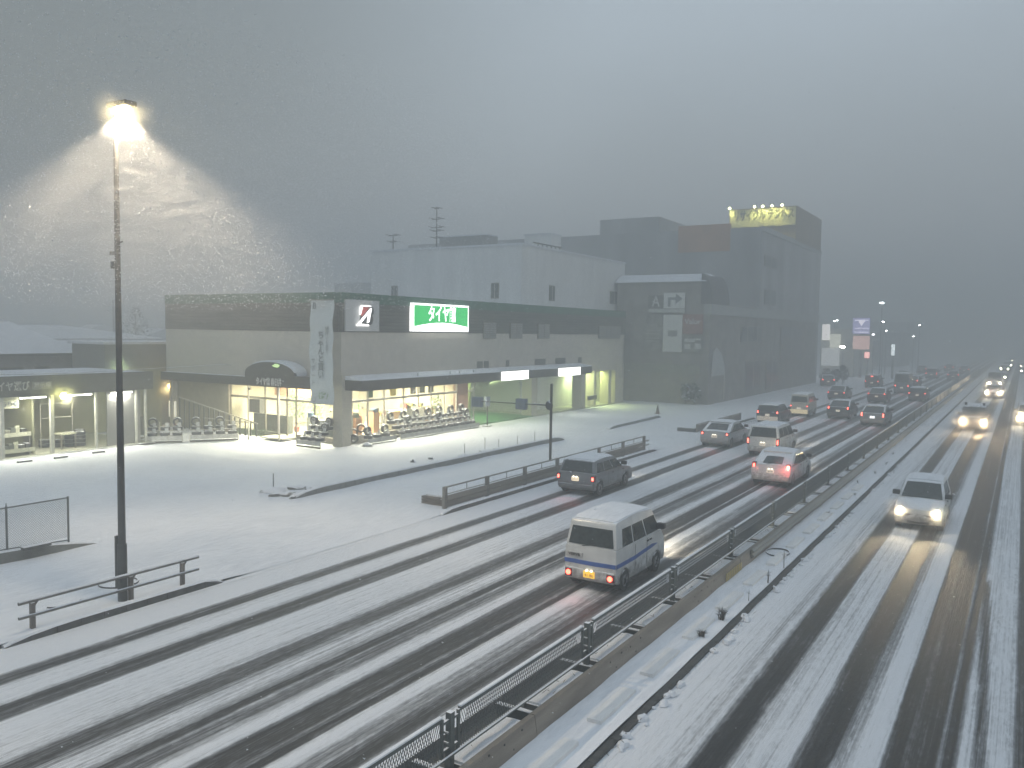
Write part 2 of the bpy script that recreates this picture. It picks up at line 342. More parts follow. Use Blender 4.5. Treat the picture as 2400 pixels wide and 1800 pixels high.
def road_mat():
    m, t, b = nodes('snowy_asphalt'); nn = t.nodes; l = t.links.new
    co = nn.new('ShaderNodeTexCoord'); at = nn.new('ShaderNodeAttribute'); at.attribute_name = 'cover'
    def ns(sc, st, d, r=.6):
        mpn = nn.new('ShaderNodeMapping'); mpn.inputs['Scale'].default_value = st; l(co.outputs['Object'], mpn.inputs[0])
        n = nn.new('ShaderNodeTexNoise'); n.inputs['Scale'].default_value = sc; n.inputs['Detail'].default_value = d; n.inputs['Roughness'].default_value = r
        l(mpn.outputs[0], n.inputs['Vector']); return n.outputs['Fac']
    def mm(op, a, b_, c=None):
        n = nn.new('ShaderNodeMath'); n.operation = op
        for i, v in enumerate((a, b_, c)):
            if v is None: continue
            if isinstance(v, (int, float)): n.inputs[i].default_value = v
            else: l(v, n.inputs[i])
        return n.outputs[0]
    streak = ns(1, (9, .12, 1), 5, .7); fine = ns(1, (14, 3.5, 1), 7, .75); broad = ns(.5, (1, .5, 1), 3); lines = ns(1, (26, .035, 1), 3, .6); grit = ns(1, (5, .6, 1), 6, .7)
    c = mm('ADD', at.outputs['Fac'], mm('MULTIPLY', mm('SUBTRACT', streak, .5), .75))
    c = mm('ADD', c, mm('MULTIPLY', mm('SUBTRACT', fine, .5), .8))
    c = mm('ADD', c, mm('MULTIPLY', mm('SUBTRACT', broad, .5), .2))
    c = mm('ADD', c, mm('MULTIPLY', mm('SUBTRACT', lines, .48), .75))
    gr = nn.new('ShaderNodeMapRange'); l(grit, gr.inputs['Value']); gr.inputs['From Min'].default_value = .52; gr.inputs['From Max'].default_value = .75; gr.inputs['To Max'].default_value = .32
    c = mm('ADD', c, gr.outputs[0])
    cr = nn.new('ShaderNodeValToRGB'); l(c, cr.inputs[0]); e = cr.color_ramp.elements
    e[0].position = 0; e[0].color = (.028, .029, .030, 1); e[1].position = 1; e[1].color = (.79, .81, .84, 1)
    for p, k in ((.18, (.05, .052, .053, 1)), (.35, (.15, .155, .16, 1)), (.52, (.28, .29, .3, 1)), (.72, (.52, .535, .555, 1)), (.88, (.72, .74, .765, 1))):
        q = e.new(p); q.color = k
    l(cr.outputs[0], b.inputs['Base Color'])
    rr = nn.new('ShaderNodeMapRange'); l(c, rr.inputs['Value']); rr.inputs['From Min'].default_value = .1; rr.inputs['From Max'].default_value = .6
    rr.inputs['To Min'].default_value = .5; rr.inputs['To Max'].default_value = .85; l(rr.outputs[0], b.inputs['Roughness'])
    b.inputs['Specular IOR Level'].default_value = .25
    bp = nn.new('ShaderNodeBump'); bp.inputs['Strength'].default_value = .7; bp.inputs['Distance'].default_value = .04
    l(mm('ADD', c, mm('MULTIPLY', fine, .5)), bp.inputs['Height']); l(bp.outputs[0], b.inputs['Normal'])
    return m
RM = road_mat()
ry = lin(-25, 70, 150)[:-1] + lin(70, 200, 100)[:-1] + lin(200, 460, 52)
grid('road_away', lin(-18.44, -8.12, 172), ry, lambda x, y: .028*cover_l(x, y), RM, cover_l)
grid('road_oncoming', lin(-5.62, 6.0, 194), ry, lambda x, y: .028*cover_r(x, y), RM, cover_r)
# beyond the oncoming lanes: kerb, snowy verge, retaining wall
tag(MB().box(6.0, 6.25, -25, 460, -.1, .16).build('kerb', mat('kerb_concrete', (.13, .13, .13), .8, snow=1.2, scale=6)), kind='structure')
tag(MB().box(6.25, 40, -25, 460, -.1, .12).build('verge', SNOW), kind='structure')

SNOWB = snow_mat('snow_warm', (.82, .81, .79), .2)
KERB = mat('kerb_wet', (.075, .077, .078), .6, var=.35, scale=5, snow=1.0)
def kerb(name, pts, h, w, label, tail=(0, 0), m=None, extra=''):
    """a kerb run as stones end to end, a slab of snow lying on it; pts = [(x, y)...]"""
    (x0, y0), (x1, y1) = pts[0], pts[-1]
    o = thing('kerb_run', label, 'kerb', (0, 0, 0))
    n = max(1, round(math.dist(pts[0], pts[-1])/.6)) if math.dist(pts[0], pts[-1]) < 40 else 60
    d = Vector((x1-x0, y1-y0, 0)); u = d.normalized(); s = Vector((u.y, -u.x, 0))
    L_ = d.length; step = L_/n
    def top(t):
        k = 1
        if tail[0] and t*L_ < tail[0]: k = t*L_/tail[0]
        if tail[1] and (1-t)*L_ < tail[1]: k = min(k, (1-t)*L_/tail[1])
        return .05 + (h-.05)*math.sqrt(max(k, 0))
    for i in range(n):
        a = Vector((x0, y0, 0)) + u*(i*step+.006); b_ = Vector((x0, y0, 0)) + u*((i+1)*step-.006)
        ha, hb = top(i/n), top((i+1)/n); q = MB()
        jit = random.uniform(-.006, .006)
        q.rings([[a+s*jit+Vector((0,0,-.1)), a+s*(w+jit)+Vector((0,0,-.1)), a+s*(w+jit)+Vector((0,0,ha)), a+s*jit+Vector((0,0,ha))],
                 [b_+s*jit+Vector((0,0,-.1)), b_+s*(w+jit)+Vector((0,0,-.1)), b_+s*(w+jit)+Vector((0,0,hb)), b_+s*jit+Vector((0,0,hb))]])
        q.build('kerb_stone', m or KERB, o)
    # snow lying on top, with a ragged edge
    rs = []; k = n*3
    for i in range(k+1):
        t = i/k; p = Vector((x0, y0, 0)) + u*(t*L_); h_ = top(t); e = .03*mnoise.noise(Vector((t*L_*2.3, x0, 0))); th = .035+.02*mnoise.noise(Vector((t*L_*1.5, 2, y0)))
        rs.append([p+s*(-.01)+Vector((0,0,h_-.01)), p+s*(w-.02+e)+Vector((0,0,h_-.01)), p+s*(w-.05+e)+Vector((0,0,h_+th)), p+s*.03+Vector((0,0,h_+th+.01))])
    MB().rings(rs).build('kerb_snow', SNOW, o, smooth=True)
    return o
kerb('k', [(-18.50, 9.2), (-18.50, 14.9)], .20, .16, 'dark kerb beside the double pipe railing at the foot of the tall lamp post', (1.4, .6))
kerb('k', [(-18.52, 25.0), (-18.52, 46.4)], .18, .16, 'long dark kerb in front of the planked guard fence', (.8, 1.0))
kerb('k', [(-25.3, 24.0), (-25.3, 47.4)], .27, .2, 'long grey kerb between pavement and tyre shop car park', (1.5, 1.2), mat('kerb_grey', (.2, .205, .2), .75, var=.25, scale=4, snow=.7))
kerb('k', [(-25.5, 54.4), (-25.8, 65.0)], .22, .35, 'grey kerb island with a traffic cone near the far end of the shop', (.8, .6), mat('kerb_grey', (0,0,0)))
kerb('k', [(-19.0, 56.3), (-18.9, 69)], .2, .18, 'kerb beside the low guard rail behind the silver hatchback', (.4, .6))
kk = thing('kerb_run', 'thin dark kerb line between median snow and the oncoming lanes', 'kerb')
for i in range(84):
    y = -8+.9*i; MB().box(-5.76+random.uniform(-.01, .01), -5.60+random.uniform(-.012, .012), y+.005, y+.895, -.1, .075).build('kerb_stone', mat('kerb_black', (.05, .05, .048), .6, var=.4, scale=9, snow=.0), kk)
MB().box(-5.74, -5.61, 67.6, 200, -.1, .06).build('kerb_stone', mat('kerb_black', (0,0,0)), kk)
for i in range(14):
    y = 8.2+2.4*i
    o_ = MB().rings([[(-6.34, y+a, .08), (-6.05, y+a, .08), (-6.06, y+a, .165), (-6.33, y+a, .165)] for a in (0, 1.55)]).build('snow_slab', SNOWB, bevel=.01); tag(o_, 'shallow rectangular snow-covered slab set in the median snow', 'slab', 'snow-covered slabs in the median')
# lone parking stops near the annex
for i, (x, y) in enumerate([(-42.6, 24.4), (-42.8, 26.6), (-42.7, 22.6)]):
    o = MB().box(-.08, .08, -.35, .35, -.05, .12).build('parking_stop', KERB, bevel=.02); o.location = (x, y, 0)
    tag(o, ['parking stop half buried in snow in front of the middle annex posts', 'parking stop half buried in snow nearest the lamp post shaft', 'parking stop half buried in snow at the left frame edge'][i], 'parking stop', 'parking stops in the snow')

# ------------------------------------------------------------ median
MED = mat('median_dark', (.055, .058, .056), .7, var=.3, scale=3)
tag(MB().box(-8.1, -6.95, -25, 300, -.1, .12).build('median_bed', MED), kind='structure')
grid('median_snow', lin(-6.80, -5.75, 14), lin(-25, 60, 170)[:-1] + lin(60, 300, 120), lambda x, y: .10+.025*mnoise.noise(Vector((x*1.5, y*.8, 0))) + (.05*max(0, 1-abs(x+6.72)/.2))*(.6+.8*mnoise.noise(Vector((x, y*1.1, 4)))) , SNOW)
BAR = mat('barrier_concrete', (.235, .205, .17), .55, var=.28, scale=2.2, stretch=(1, .25, 2), snow=.0, bump=.15)
w = thing('median_wall', 'low rust-stained concrete wall along the median beside the oncoming lanes', 'wall')
segs = [y for y in range(-24, 300, 12)]
for i, y in enumerate(segs):
    L_ = 12
    xj = random.uniform(-.008, .008)
    q = MB(); q.rings([[(-6.95+xj, y+a, -.1), (-6.77+xj, y+a, -.1), (-6.77+xj, y+a, .12), (-6.83+xj, y+a, .47), (-6.93+xj, y+a, .47)] for a in (.012, L_-.012)])
    q.build('wall_block', BAR, w)
bolts = MB()
for y in range(-10, 90, 1):
    if y % 5 < 2:
        for z, dy in ((.38, 0), (.2, .25), (.4, .55)):
            bolts.tube((-6.80+(.12-z)*.0, y*1.0+dy, z), (-6.765-(z-.12)*.171, y*1.0+dy, z), .018, seg=6)
bolts.build('anchor_bolt', mat('dark_hole', (.03, .03, .03), .6), w)
w2 = MB()
q = MB(); q.rings([[(-8.12, y, -.1), (-7.95, y, -.1), (-7.95, y, .26), (-8.12, y, .26)] for y in (-25, 300)])
tag(q.build('kerb_wall', mat('median_kerb', (.16, .155, .15), .75, var=.25, stretch=(1, .3, 1), snow=.5)), 'low concrete kerb wall along the away-going lanes of the median', 'wall')
STEEL = mat('steel_grey_green', (.10, .115, .11), .45, .3, var=.2, scale=6, snow=.9)
# planters between the cross beams
pl0 = None; PLS = mat('planter_side', (.12, .12, .115), .7, snow=.3)
for k in range(-3, 60):
    y0 = 2.4*k + 12.3 + .22
    o = thing('snow_planter', 'shallow median planter tray filled with snow, one of the row between cross beams', 'planter', (-7.15, y0, 0), 0, 'snow-filled planters along the median')
    if k < 14:
        MB().box(-.2, .2, 0, 1.72, .1, .36).build('tray', PLS, o)
        rs = []
        for j in range(9):
            yy_ = .03+1.66*j/8; rs.append([(-.17, yy_, .355), (.17, yy_, .355), (.16, yy_, .40+.03*mnoise.noise(Vector((k, yy_*2, 0)))), (0, yy_, .405+.04*mnoise.noise(Vector((k+9, yy_*2, 0)))), (-.16, yy_, .39+.04*mnoise.noise(Vector((k+5, yy_*3, 0))))])
        MB().rings(rs).build('snow_fill', SNOW, o, smooth=True)
        tw = MB()
        for _ in range(10 if k % 3 == 0 else 3):
            a = Vector((random.uniform(-.15, .12), random.uniform(.2, 1.5), .38)); d = Vector((random.uniform(-.1, .1), random.uniform(-.15, .15), random.uniform(.01, .07)))
            tw.tube(a, a+d, .008, .003, 4)
        tw.build('dead_stalks', mat('twig', (.07, .055, .04), .8), o)
    else:
        MB().box(-.2, .2, 0, 1.72, .1, .40).build('tray', SNOW, o)
for k in range(-3, 36):
    y0 = 2.4*k + 12.3
    o = thing('cross_beam', 'snow-edged steel cross beam tying the median fence to the wall', 'beam', (0, y0, 0), 0, 'steel cross beams over the median')
    MB().box(-7.78, -6.96, -.06, .06, .30, .34).build('top_flange', STEEL, o)
    MB().box(-7.78, -6.96, -.012, .012, .13, .30).build('web', STEEL, o)
    MB().box(-7.76, -6.98, -.055, -.02, .3405, .352).build('beam_snow', SNOW, o)

# median fence: H posts, snowy top rail, expanded-metal panels, pipe
fe = thing('median_fence', 'long grey-green mesh fence with twin posts standing in the median', 'fence')
PY = [10.05, 14.72, 19.5, 24.35, 29.15, 34.0, 38.7, 43.5] + [43.5+4.8*i for i in range(1, 30)]
PY = [5.2, .4, -4.4] [::-1] + PY
FX = -7.2
for y in PY:
    p = MB().box(FX-.05, FX+.05, y-.05, y+.05, .12, 1.2).build('post', STEEL, fe)
    if y < 60:
        for s in (-.24, .19): MB().box(FX-.02, FX+.02, y+s, y+s+.05, .5, 1.16).build('panel_stile', STEEL, fe)
        b_ = MB()
        for z in (.62, .78, .94, 1.06): b_.box(FX-.02, FX+.02, y-.19, y+.19, z, z+.04) if z in (.62, 1.06) else b_.tube((FX-.03, y-.15, z), (FX+.08, y-.15, z), .02, seg=6)
        b_.build('bracket', STEEL, fe)
MESHM = mat('mesh_wire', (.13, .14, .14), .5, .3, var=.2, scale=20, snow=0)
for a, b_ in zip(PY, PY[1:]):
    MB().box(FX-.03, FX+.03, a+.24, b_-.24, 1.13, 1.19).build('top_rail', STEEL, fe)
    MB().box(FX-.028, FX+.034, a+.24, b_-.24, 1.191, 1.215).build('rail_snow', SNOW, fe)
    MB().box(FX-.02, FX+.02, a+.24, b_-.24, .50, .54).build('bottom_rail', STEEL, fe)
    if b_ < 70:
        q = MB(); y = a+.24; st = .06 if b_ < 35 else .12; th = .007 if b_ < 35 else .013
        hh = 1.13-.54; dx = hh*.42
        while y < b_-.24:
            for sgn in (1, -1):
                y2 = y+sgn*dx; z0, z1 = .54, 1.13
                if y2 > b_-.24: z1 = z0+hh*(b_-.24-y)/dx; y2 = b_-.24
                if y2 < a+.24: z1 = z0+hh*(y-a-.24)/dx; y2 = a+.24
                if z1-z0 > .05: q.bar((FX+.006*sgn, y, z0), (FX+.006*sgn, y2, z1), th, th*1.3, up=Vector((1, 0, 0)))
            # strands that start below the panel on the left edge
            y += st
        o = q.build('mesh_panel', MESHM, fe); o['kind'] = 'stuff'
    else:
        MB().box(FX-.008, FX+.008, a+.24, b_-.24, .54, 1.13).build('mesh_panel', STEEL, fe)
pp = MB().tube((-7.08, -6, .6), (-7.08, 29, .6), .022, seg=8).tube((-7.13, -6, .57), (-7.13, 29, .57), .015, seg=6)
tag(pp.build('cable_pipe', STEEL), 'thin pipe running along the foot of the median fence', 'pipe')
# guard beam against the far stretch of the wall that catches the headlights
gb = thing('guard_beam', 'corrugated metal guard beam catching headlight glints further along the median', 'guard rail')
BM_ = mat('galvanised', (.33, .32, .29), .3, .8, var=.2, scale=1.5, stretch=(1, .1, 3))
for y in range(25, 150, 4):
    q = MB(); prof = [(-6.76, .22), (-6.70, .27), (-6.70, .31), (-6.76, .36), (-6.70, .41), (-6.70, .45), (-6.76, .50), (-6.79, .50), (-6.79, .22)]
    q.rings([[(x, y+a, z) for x, z in prof] for a in (.01, 3.99)]); q.build('beam_section', BM_, gb)
# reflector stripes
rf = thing('reflector_panel', 'row of yellow reflector bars on the wall end in the median', 'reflector', (0, 0, 0))
for i in range(9): MB().box(-6.768, -6.752, 22.5+i*.17, 22.58+i*.17, .14, .36).build('reflector_bar', mat('reflector_yellow', (.5, .38, .12), .35), rf)
# snow clumps, weeds, twigs
TW = mat('twig', (0,0,0)); 
def weed(x, y, n, h, r, lab, grp=None, base=.1):
    q = MB()
    for _ in range(n):
        a = random.uniform(0, 6.28); rr = random.uniform(.2, 1)*r
        p0 = Vector((x+random.uniform(-.3, .3)*r, y+random.uniform(-.3, .3)*r, base)); p1 = Vector((x+rr*math.cos(a)*.8, y+rr*math.sin(a)*.8, base+h*random.uniform(.4, 1)))
        mid = (p0+p1)/2 + Vector((0, 0, .15*h)); q.tube(p0, mid, .007, .005, 4, False); q.tube(mid, p1, .005, .002, 4, False)
        for _ in range(2): q.tube(mid, mid+Vector((random.uniform(-.1, .1), random.uniform(-.1, .1), random.uniform(0, .1))), .004, .002, 3, False)
    o = q.build('dry_weed', TW); return tag(o, lab, 'weed', grp)
weed(-5.95, 19.5, 34, .32, .22, 'round bushy dry weed sticking out of the median snow')
weed(-5.98, 18.2, 26, .14, .25, 'flattened dry weed in the median snow below the round one')
weed(-5.78, 24.9, 5, .58, .03, 'tallest bare stalk at the kerb of the median', 'bare stalks at the median kerb')
weed(-5.8, 23.2, 6, .48, .06, 'pair of bare stalks at the kerb of the median', 'bare stalks at the median kerb')
weed(-5.8, 21.3, 3, .42, .02, 'single bare stalk at the near kerb of the median', 'bare stalks at the median kerb')
for i, (x, y) in enumerate([(-6.2, 33.5), (-6.0, 38.2), (-6.4, 41.5), (-6.15, 45), (-6.3, 53), (-6.1, 48.6), (-6.4, 60)]):
    weed(x, y, 6, .14, .12, 'small dark tuft poking through the snow of the median', 'dark tufts in the median snow')
cl = MB()
for i in range(150):
    y = 5 + 50*(i/150)**1.1 + random.uniform(-.3, .3)
    if mnoise.noise(Vector((y*.4, 0, 9))) > -.05: r = random.uniform(.03, .11); cl.blob((-5.54+random.uniform(-.03, .12), y, .05), (r, r*1.3, r*.8), i, .3, seg=7, rg=4)
tag(cl.build('snow_clumps', SNOW, smooth=True), 'small lumps of snow fallen along the thin median kerb', 'snow', kind='stuff')
lf = MB()
for i in range(500):
    y = random.uniform(6, 60); p = Vector((-5.56+random.gauss(0, .05), y, random.uniform(.07, .15))); lf.tube(p, p+Vector((random.uniform(-.06, .07), random.uniform(-.06, .06), random.uniform(0, .05))), .007, .003, 3, False)
tag(lf.build('kerb_debris', TW), 'dead leaves and grass bits frozen along the thin median kerb', 'debris', kind='stuff')
mr = MB()
rs = []
for k in range(33):
    t = 2*math.pi*k/32; rs.append([(-6.38+.36*r*math.cos(t), 26.6+.5*r*math.sin(t), z) for r, z in ((.93, .1), (1.0, .1), (1.0, .15), (.93, .15))])
mr.rings(rs, cap=False); tag(mr.build('manhole_ring', KERB), 'dark manhole ring showing through the snow of the median', 'manhole')
for i, (x, y, a0, a1) in enumerate([(-20.35, 13.15, 20, 330), (-20.15, 11.4, -60, 70)]):
    rs = []
    for k in range(25):
        t = R_(a0+(a1-a0)*k/24); r = .48; wd = .02 if i == 0 else .035*math.sin(math.pi*k/24)+.005
        rs.append([(x+(r+s)*math.cos(t), y+(r+s)*math.sin(t), z) for s, z in ((-wd, .1), (wd, .1), (wd, .155), (-wd, .155))])
    o = MB().rings(rs).build('manhole_ring', KERB); tag(o, ['thin dark manhole ring in the snow behind the lamp post', 'broken dark manhole ring in the snow behind the railing post'][i], 'manhole', 'manhole rings on the pavement')
# ------------------------------------------------------------ tyre shop
BEIGE = mat('wall_beige', (.56, .52, .45), .85, var=.07, scale=2, bump=.08)
PILL = mat('pillar_stone', (.50, .47, .39), .85, var=.14, scale=9, bump=.2)
SIDING = mat('siding_brown', (.10, .095, .08), .6, var=.3, scale=1.2, stretch=(1, .4, 3))
GREENT = mat('fascia_green', (.035, .12, .075), .55, var=.2, scale=1, snow=.6)
DARK = mat('fascia_dark', (.06, .055, .047), .6, var=.25, scale=2, snow=1.0)
FRAME = mat('window_frame', (.20, .18, .145), .5, .2, var=.1)
FRAMEL = mat('window_frame_light', (.55, .53, .47), .5, .2, var=.08)
GL = glass('shop_glass', (.93, .95, .92))
ZT = 9.12; X0 = -34.3; Y0 = 36.5; Y1 = 77.2; XB = -50.6
shop = thing('tyre_shop', 'two-storey tyre shop with dark siding band, beige wall and brightly lit ground floor', 'shop')
def P(name, q, m, par=shop, **k): return q.build(name, m, par, **k)
P('wall', MB().box(X0-.25, X0, Y0, Y1, 3.95, 6.78), BEIGE)
P('wall', MB().box(XB, X0-.25, Y0, Y0+.25, 3.85, 6.78), BEIGE)
P('wall', MB().box(XB, XB+.25, Y0+.25, Y1, 0, 9.0), BEIGE)
P('wall', MB().box(XB+.25, X0, Y1-.25, Y1, 0, 9.0), BEIGE)
P('wall', MB().box(X0-.28, X0-.06, 75.6, Y1-.252, 0, 3.95), BEIGE)
hs = (8.52-6.78)/8
for i in range(8):
    z = 6.78+i*hs; j = random.uniform(0, .012)
    P('siding_board', MB().box(X0-.2, X0+.035+j, Y0, Y1, z+.012, z+hs-.012), SIDING)
    P('siding_board', MB().box(XB, X0-.2, Y0-.035-j, Y0+.2, z+.012, z+hs-.012), SIDING)
P('backing', MB().box(X0-.2, X0-.02, Y0+.2, Y1, 6.785, 8.52).box(XB, X0-.2, Y0+.02, Y0+.2, 6.785, 8.52), mat('gap_dark', (.02, .02, .02), .8))
P('fascia', MB().box(X0-.3, X0+.07, Y0-.07, Y1, 8.52, ZT).box(XB, X0-.3, Y0-.07, Y0+.2, 8.52, ZT), GREENT)
P('roof', MB().box(XB+.1, X0-.3, Y0+.2, Y1-.2, 8.7, 8.86), SNOW)
# floor slab, soffits, inner walls
P('floor', MB().box(XB+.25, X0-.7, Y0+.9, 50.2, -.1, .06), mat('shop_floor', (.5, .46, .38), .35, var=.1))
P('floor', MB().box(-45, X0, 50.2, 59.2, -.1, .055), mat('green_floor', (.07, .24, .10), .5, var=.35, scale=.8))
P('floor', MB().box(-45, X0-.1, 59.2, 75.6, -.1, .05), mat('bay_floor', (.36, .37, .30), .5, var=.15))
P('ceiling', MB().box(XB+.25, X0-.25, Y0+.25, Y1-.25, 3.34, 3.6), mat('ceiling_white', (.7, .7, .66), .8, var=.04))
WIN = mat('inner_wall', (.72, .66, .5), .8, var=.06)
P('inner_wall', MB().box(-45.3, -45.1, Y0+1, 50, .06, 3.34), WIN)
P('inner_wall', MB().box(-45.1, X0-.9, 50.0, 50.2, .06, 3.34), WIN)
BAYW = mat('bay_wall', (.16, .22, .13), .8, var=.45, scale=.9)
P('inner_wall', MB().box(-45.2, -45, 50.2, 70.8, .06, 3.34), BAYW)
P('inner_wall', MB().box(-45, X0-1.2, 70.6, 70.8, .06, 3.34), mat('bay_wall_pale', (.5, .56, .3), .8, var=.1))
P('inner_wall', MB().box(-38.5, -38.3, 70.8, 75.6, .06, 3.34), mat('bay_yellow', (.62, .72, .25), .8, var=.05))
P('pillar', MB().box(X0-.62, X0+.14, Y0-.05, Y0+.7, -.05, 4.25), PILL)
for y, w_ in ((59.35, .95), (68.3, .9), (70.75, .45), (74.0, .6)):
    P('pillar', MB().box(X0-.95, X0-.02, y-w_/2, y+w_/2, -.02, 3.34), PILL)
P('pillar', MB().box(X0-.26, X0-.01, 75.2, 75.6, -.02, 3.95), PILL)
P('upper_wall', MB().box(X0-.3, X0-.02, 66.8, 75.6, 3.34, 3.95), BEIGE)
# front eave with its snow, and the brackets that stick out of the snow
EX = -32.8
ey0 = ON(849.6, 893, 0, EX).y; ey1 = 66.9
P('front_eave', MB().box(X0, EX, ey0, ey1, 3.34, 3.96), DARK)
rs = []
for i in range(61):
    y = ey0+(ey1-ey0)*i/60; e = .03*mnoise.noise(Vector((y, 0, 2)))
    rs.append([(X0+.01, y, 3.95), (EX-.02+e, y, 3.95), (EX-.06+e, y, 4.05+e), (X0+.01, y, 4.2+e)])
P('eave_snow', MB().rings(rs), SNOW, smooth=True)
for y in (42.0, 45.5, 46.6, 48.3): P('eave_bracket', MB().tube((EX-.1, y, 3.95), (EX-.1, y, 4.22), .03, seg=6), STEEL)
for a, b_, c_ in ((50.05, 50.75, 0), (50.95, 51.55, 0), (54.0, 54.4, 0), (58.4, 60.1, 0), (61.9, 63.6, 0), (66.1, 66.7, 0)):
    z0, z1 = 4.22, 4.72
    P('wall_vent', MB().box(X0, X0+.05, a*1.0148, b_*1.0148, z0, z1), mat('vent_dark', (.13, .125, .115), .6, var=.3, scale=8))
LOUV = mat('louvre_grey', (.30, .30, .285), .5, .2, var=.12)
for a, b_, n in ((50.7, 52.4, 2), (54.4, 56.2, 2), (58.7, 60.6, 2), (70.0, 74.8, 6)):
    a *= 1.0148; b_ *= 1.0148
    wv = P('louvre_window', MB().box(X0+.05, X0+.12, a, b_, 6.40, 7.64), FRAME)
    wd = (b_-a)/n
    for i in range(n):
        for k in range(7): MB().box(X0+.12, X0+.15, a+i*wd+.04, a+(i+1)*wd-.04, 6.46+k*.165, 6.46+k*.165+.12).build('louvre', LOUV, wv)
# glazing of the front: panes between mullions
GX = -34.85
ys_m = [ON(780+x/3.95, 1010, 0, GX).y for x in (172, 322, 470, 652, 786, 905, 1025, 1140, 1240, 1300)]
for i, (a, b_) in enumerate(zip(ys_m, ys_m[1:])):
    if i == 7: continue
    P('window_pane', MB().box(GX-.01, GX+.01, a+.03, b_-.03, .42, 2.46), GL); P('window_pane', MB().box(GX-.01, GX+.01, a+.03, b_-.03, 2.62, 3.33), GL)
for y in ys_m: P('mullion', MB().box(GX-.05, GX+.05, y-.035, y+.035, .1, 3.34), FRAMEL)
P('transom', MB().box(GX-.06, GX+.06, ys_m[0], ys_m[-1], 2.47, 2.61), FRAMEL)
P('sill_wall', MB().box(GX-.1, GX+.1, ys_m[0], ys_m[-1], -.05, .41), mat('sill', (.3, .28, .24), .8))
P('brick_pillar', MB().box(GX-.3, GX+.12, ys_m[7]+.04, ys_m[8]-.04, .1, 3.34), mat('brick_brown', (.30, .17, .11), .8, var=.15, scale=6))
# entrance side, plane y = 37.4, set back under the side eave
EY = 37.4
ex = lambda rx, ry=1300: ON(380+rx/3.95, 660+ry/3.95, 1, EY).x
P('side_wall', MB().box(XB, ex(640), EY-.2, EY, -.05, 3.34), mat('side_wall_olive', (.30, .27, .19), .8, var=.15, scale=3, bump=.15))
P('side_eave', MB().box(XB, X0-.75, Y0-.45, Y0+.02, 3.30, 3.86), DARK)
P('side_soffit', MB().box(XB, X0-.75, Y0+.02, EY+.1, 3.34, 3.5), mat('soffit', (.5, .42, .28), .8, var=.05))
xm = [ex(640), ex(958), ex(1072), ex(1160), ex(1243), ex(1412), X0-.65]
for i, (a, b_) in enumerate(zip(xm, xm[1:])):
    zlow = .12 if i in (2, 3) else .3
    P('window_pane', MB().box(a+.04, b_-.04, EY-.01, EY+.01, 2.5, 3.28), GL)
    nm = 'sliding_door' if i in (2, 3) else 'window_pane'
    P(nm, MB().box(a+.04, b_-.04, EY-.01, EY+.01, zlow, 2.34), GL)
for i, x in enumerate(xm): P('mullion', MB().box(x-.04, x+.04, EY-.05, EY+.05, 0, 3.3), FRAME)
P('transom', MB().box(xm[0], xm[-1], EY-.06, EY+.06, 2.35, 2.49), FRAME)
P('sill', MB().box(xm[0], xm[2], EY-.06, EY+.06, .02, .28).box(xm[4], xm[-1], EY-.06, EY+.06, .02, .28), FRAME)
P('door_mat', MB().box(xm[2]-.2, xm[4]+.1, EY-1.3, EY-.1, .06, .13), mat('mat_pale', (.62, .6, .5), .8))
# low glazed screen / dark panels inside
# entrance canopy: arched fascia with a barrel vault behind, snow on its back
CY = 35.45
cx = lambda rx, ry: ON(380+rx/3.95, 660+ry/3.95, 1, CY)
pL, pLb, pR = cx(765, 905), cx(765, 985), cx(1225, 857)
xr = -35.0; zb = 3.38; xl = pL.x; xa = pR.x; zt = cx(980, 743).z; zs = cx(765, 900).z+.04
arc = []
for i in range(17):
    t = math.pi*i/16; arc.append(((xl+xa)/2 - (xa-xl)/2*math.cos(t), zs+.35+(zt-zs-.35)*math.sin(t)))
prof = [(xl, zb)] + [(x, z) for x, z in arc] + [(xa+.02, zs+.3), (xr, zs+.3), (xr, zb)]
cano = P('entrance_canopy', MB().prism([(x, CY, z) for x, z in prof], (0, .18, 0)), DARK)
rs = []
for y in (CY+.18, Y0-.04):
    rs.append([(x, y, z-.06) for x, z in arc[::-1]] + [(x, y, z+.10) for x, z in arc])
MB().rings(rs).build('canopy_snow', SNOW, cano, smooth=True)
MB().box(xl, xr, CY+.18, Y0-.455, zb, zb+.3).build('canopy_slab', DARK, cano)
text('タイヤ館 春日井', .50, ((cx(890, 930).x+cx(1085, 930).x)/2, CY-.012, cx(985, 932).z), '-y', mat('letter_white', (.62, .62, .6), .5), cano, bold=.008, sx=.62)
glp = MB().blob((cx(1062, 778).x, CY-.06, cx(1062, 778).z), (.28, .12, .1), 3, .2).build('canopy_lamp', glow('green_lamp', (.6, 1, .2), .9), cano, smooth=True)
po = cx(795, 1440)
P('canopy_post', MB().tube((po.x, CY+.05, -.05), (po.x, CY+.05, zb), .05, seg=8), FRAMEL)
P('canopy_camera', MB().box(po.x+.03, po.x+.2, CY, CY+.12, 3.1, 3.22), FRAME)
P('canopy_post', MB().tube((ex(1262), CY+.35, -.05), (ex(1262), CY+.35, zb), .05, seg=8), FRAMEL)
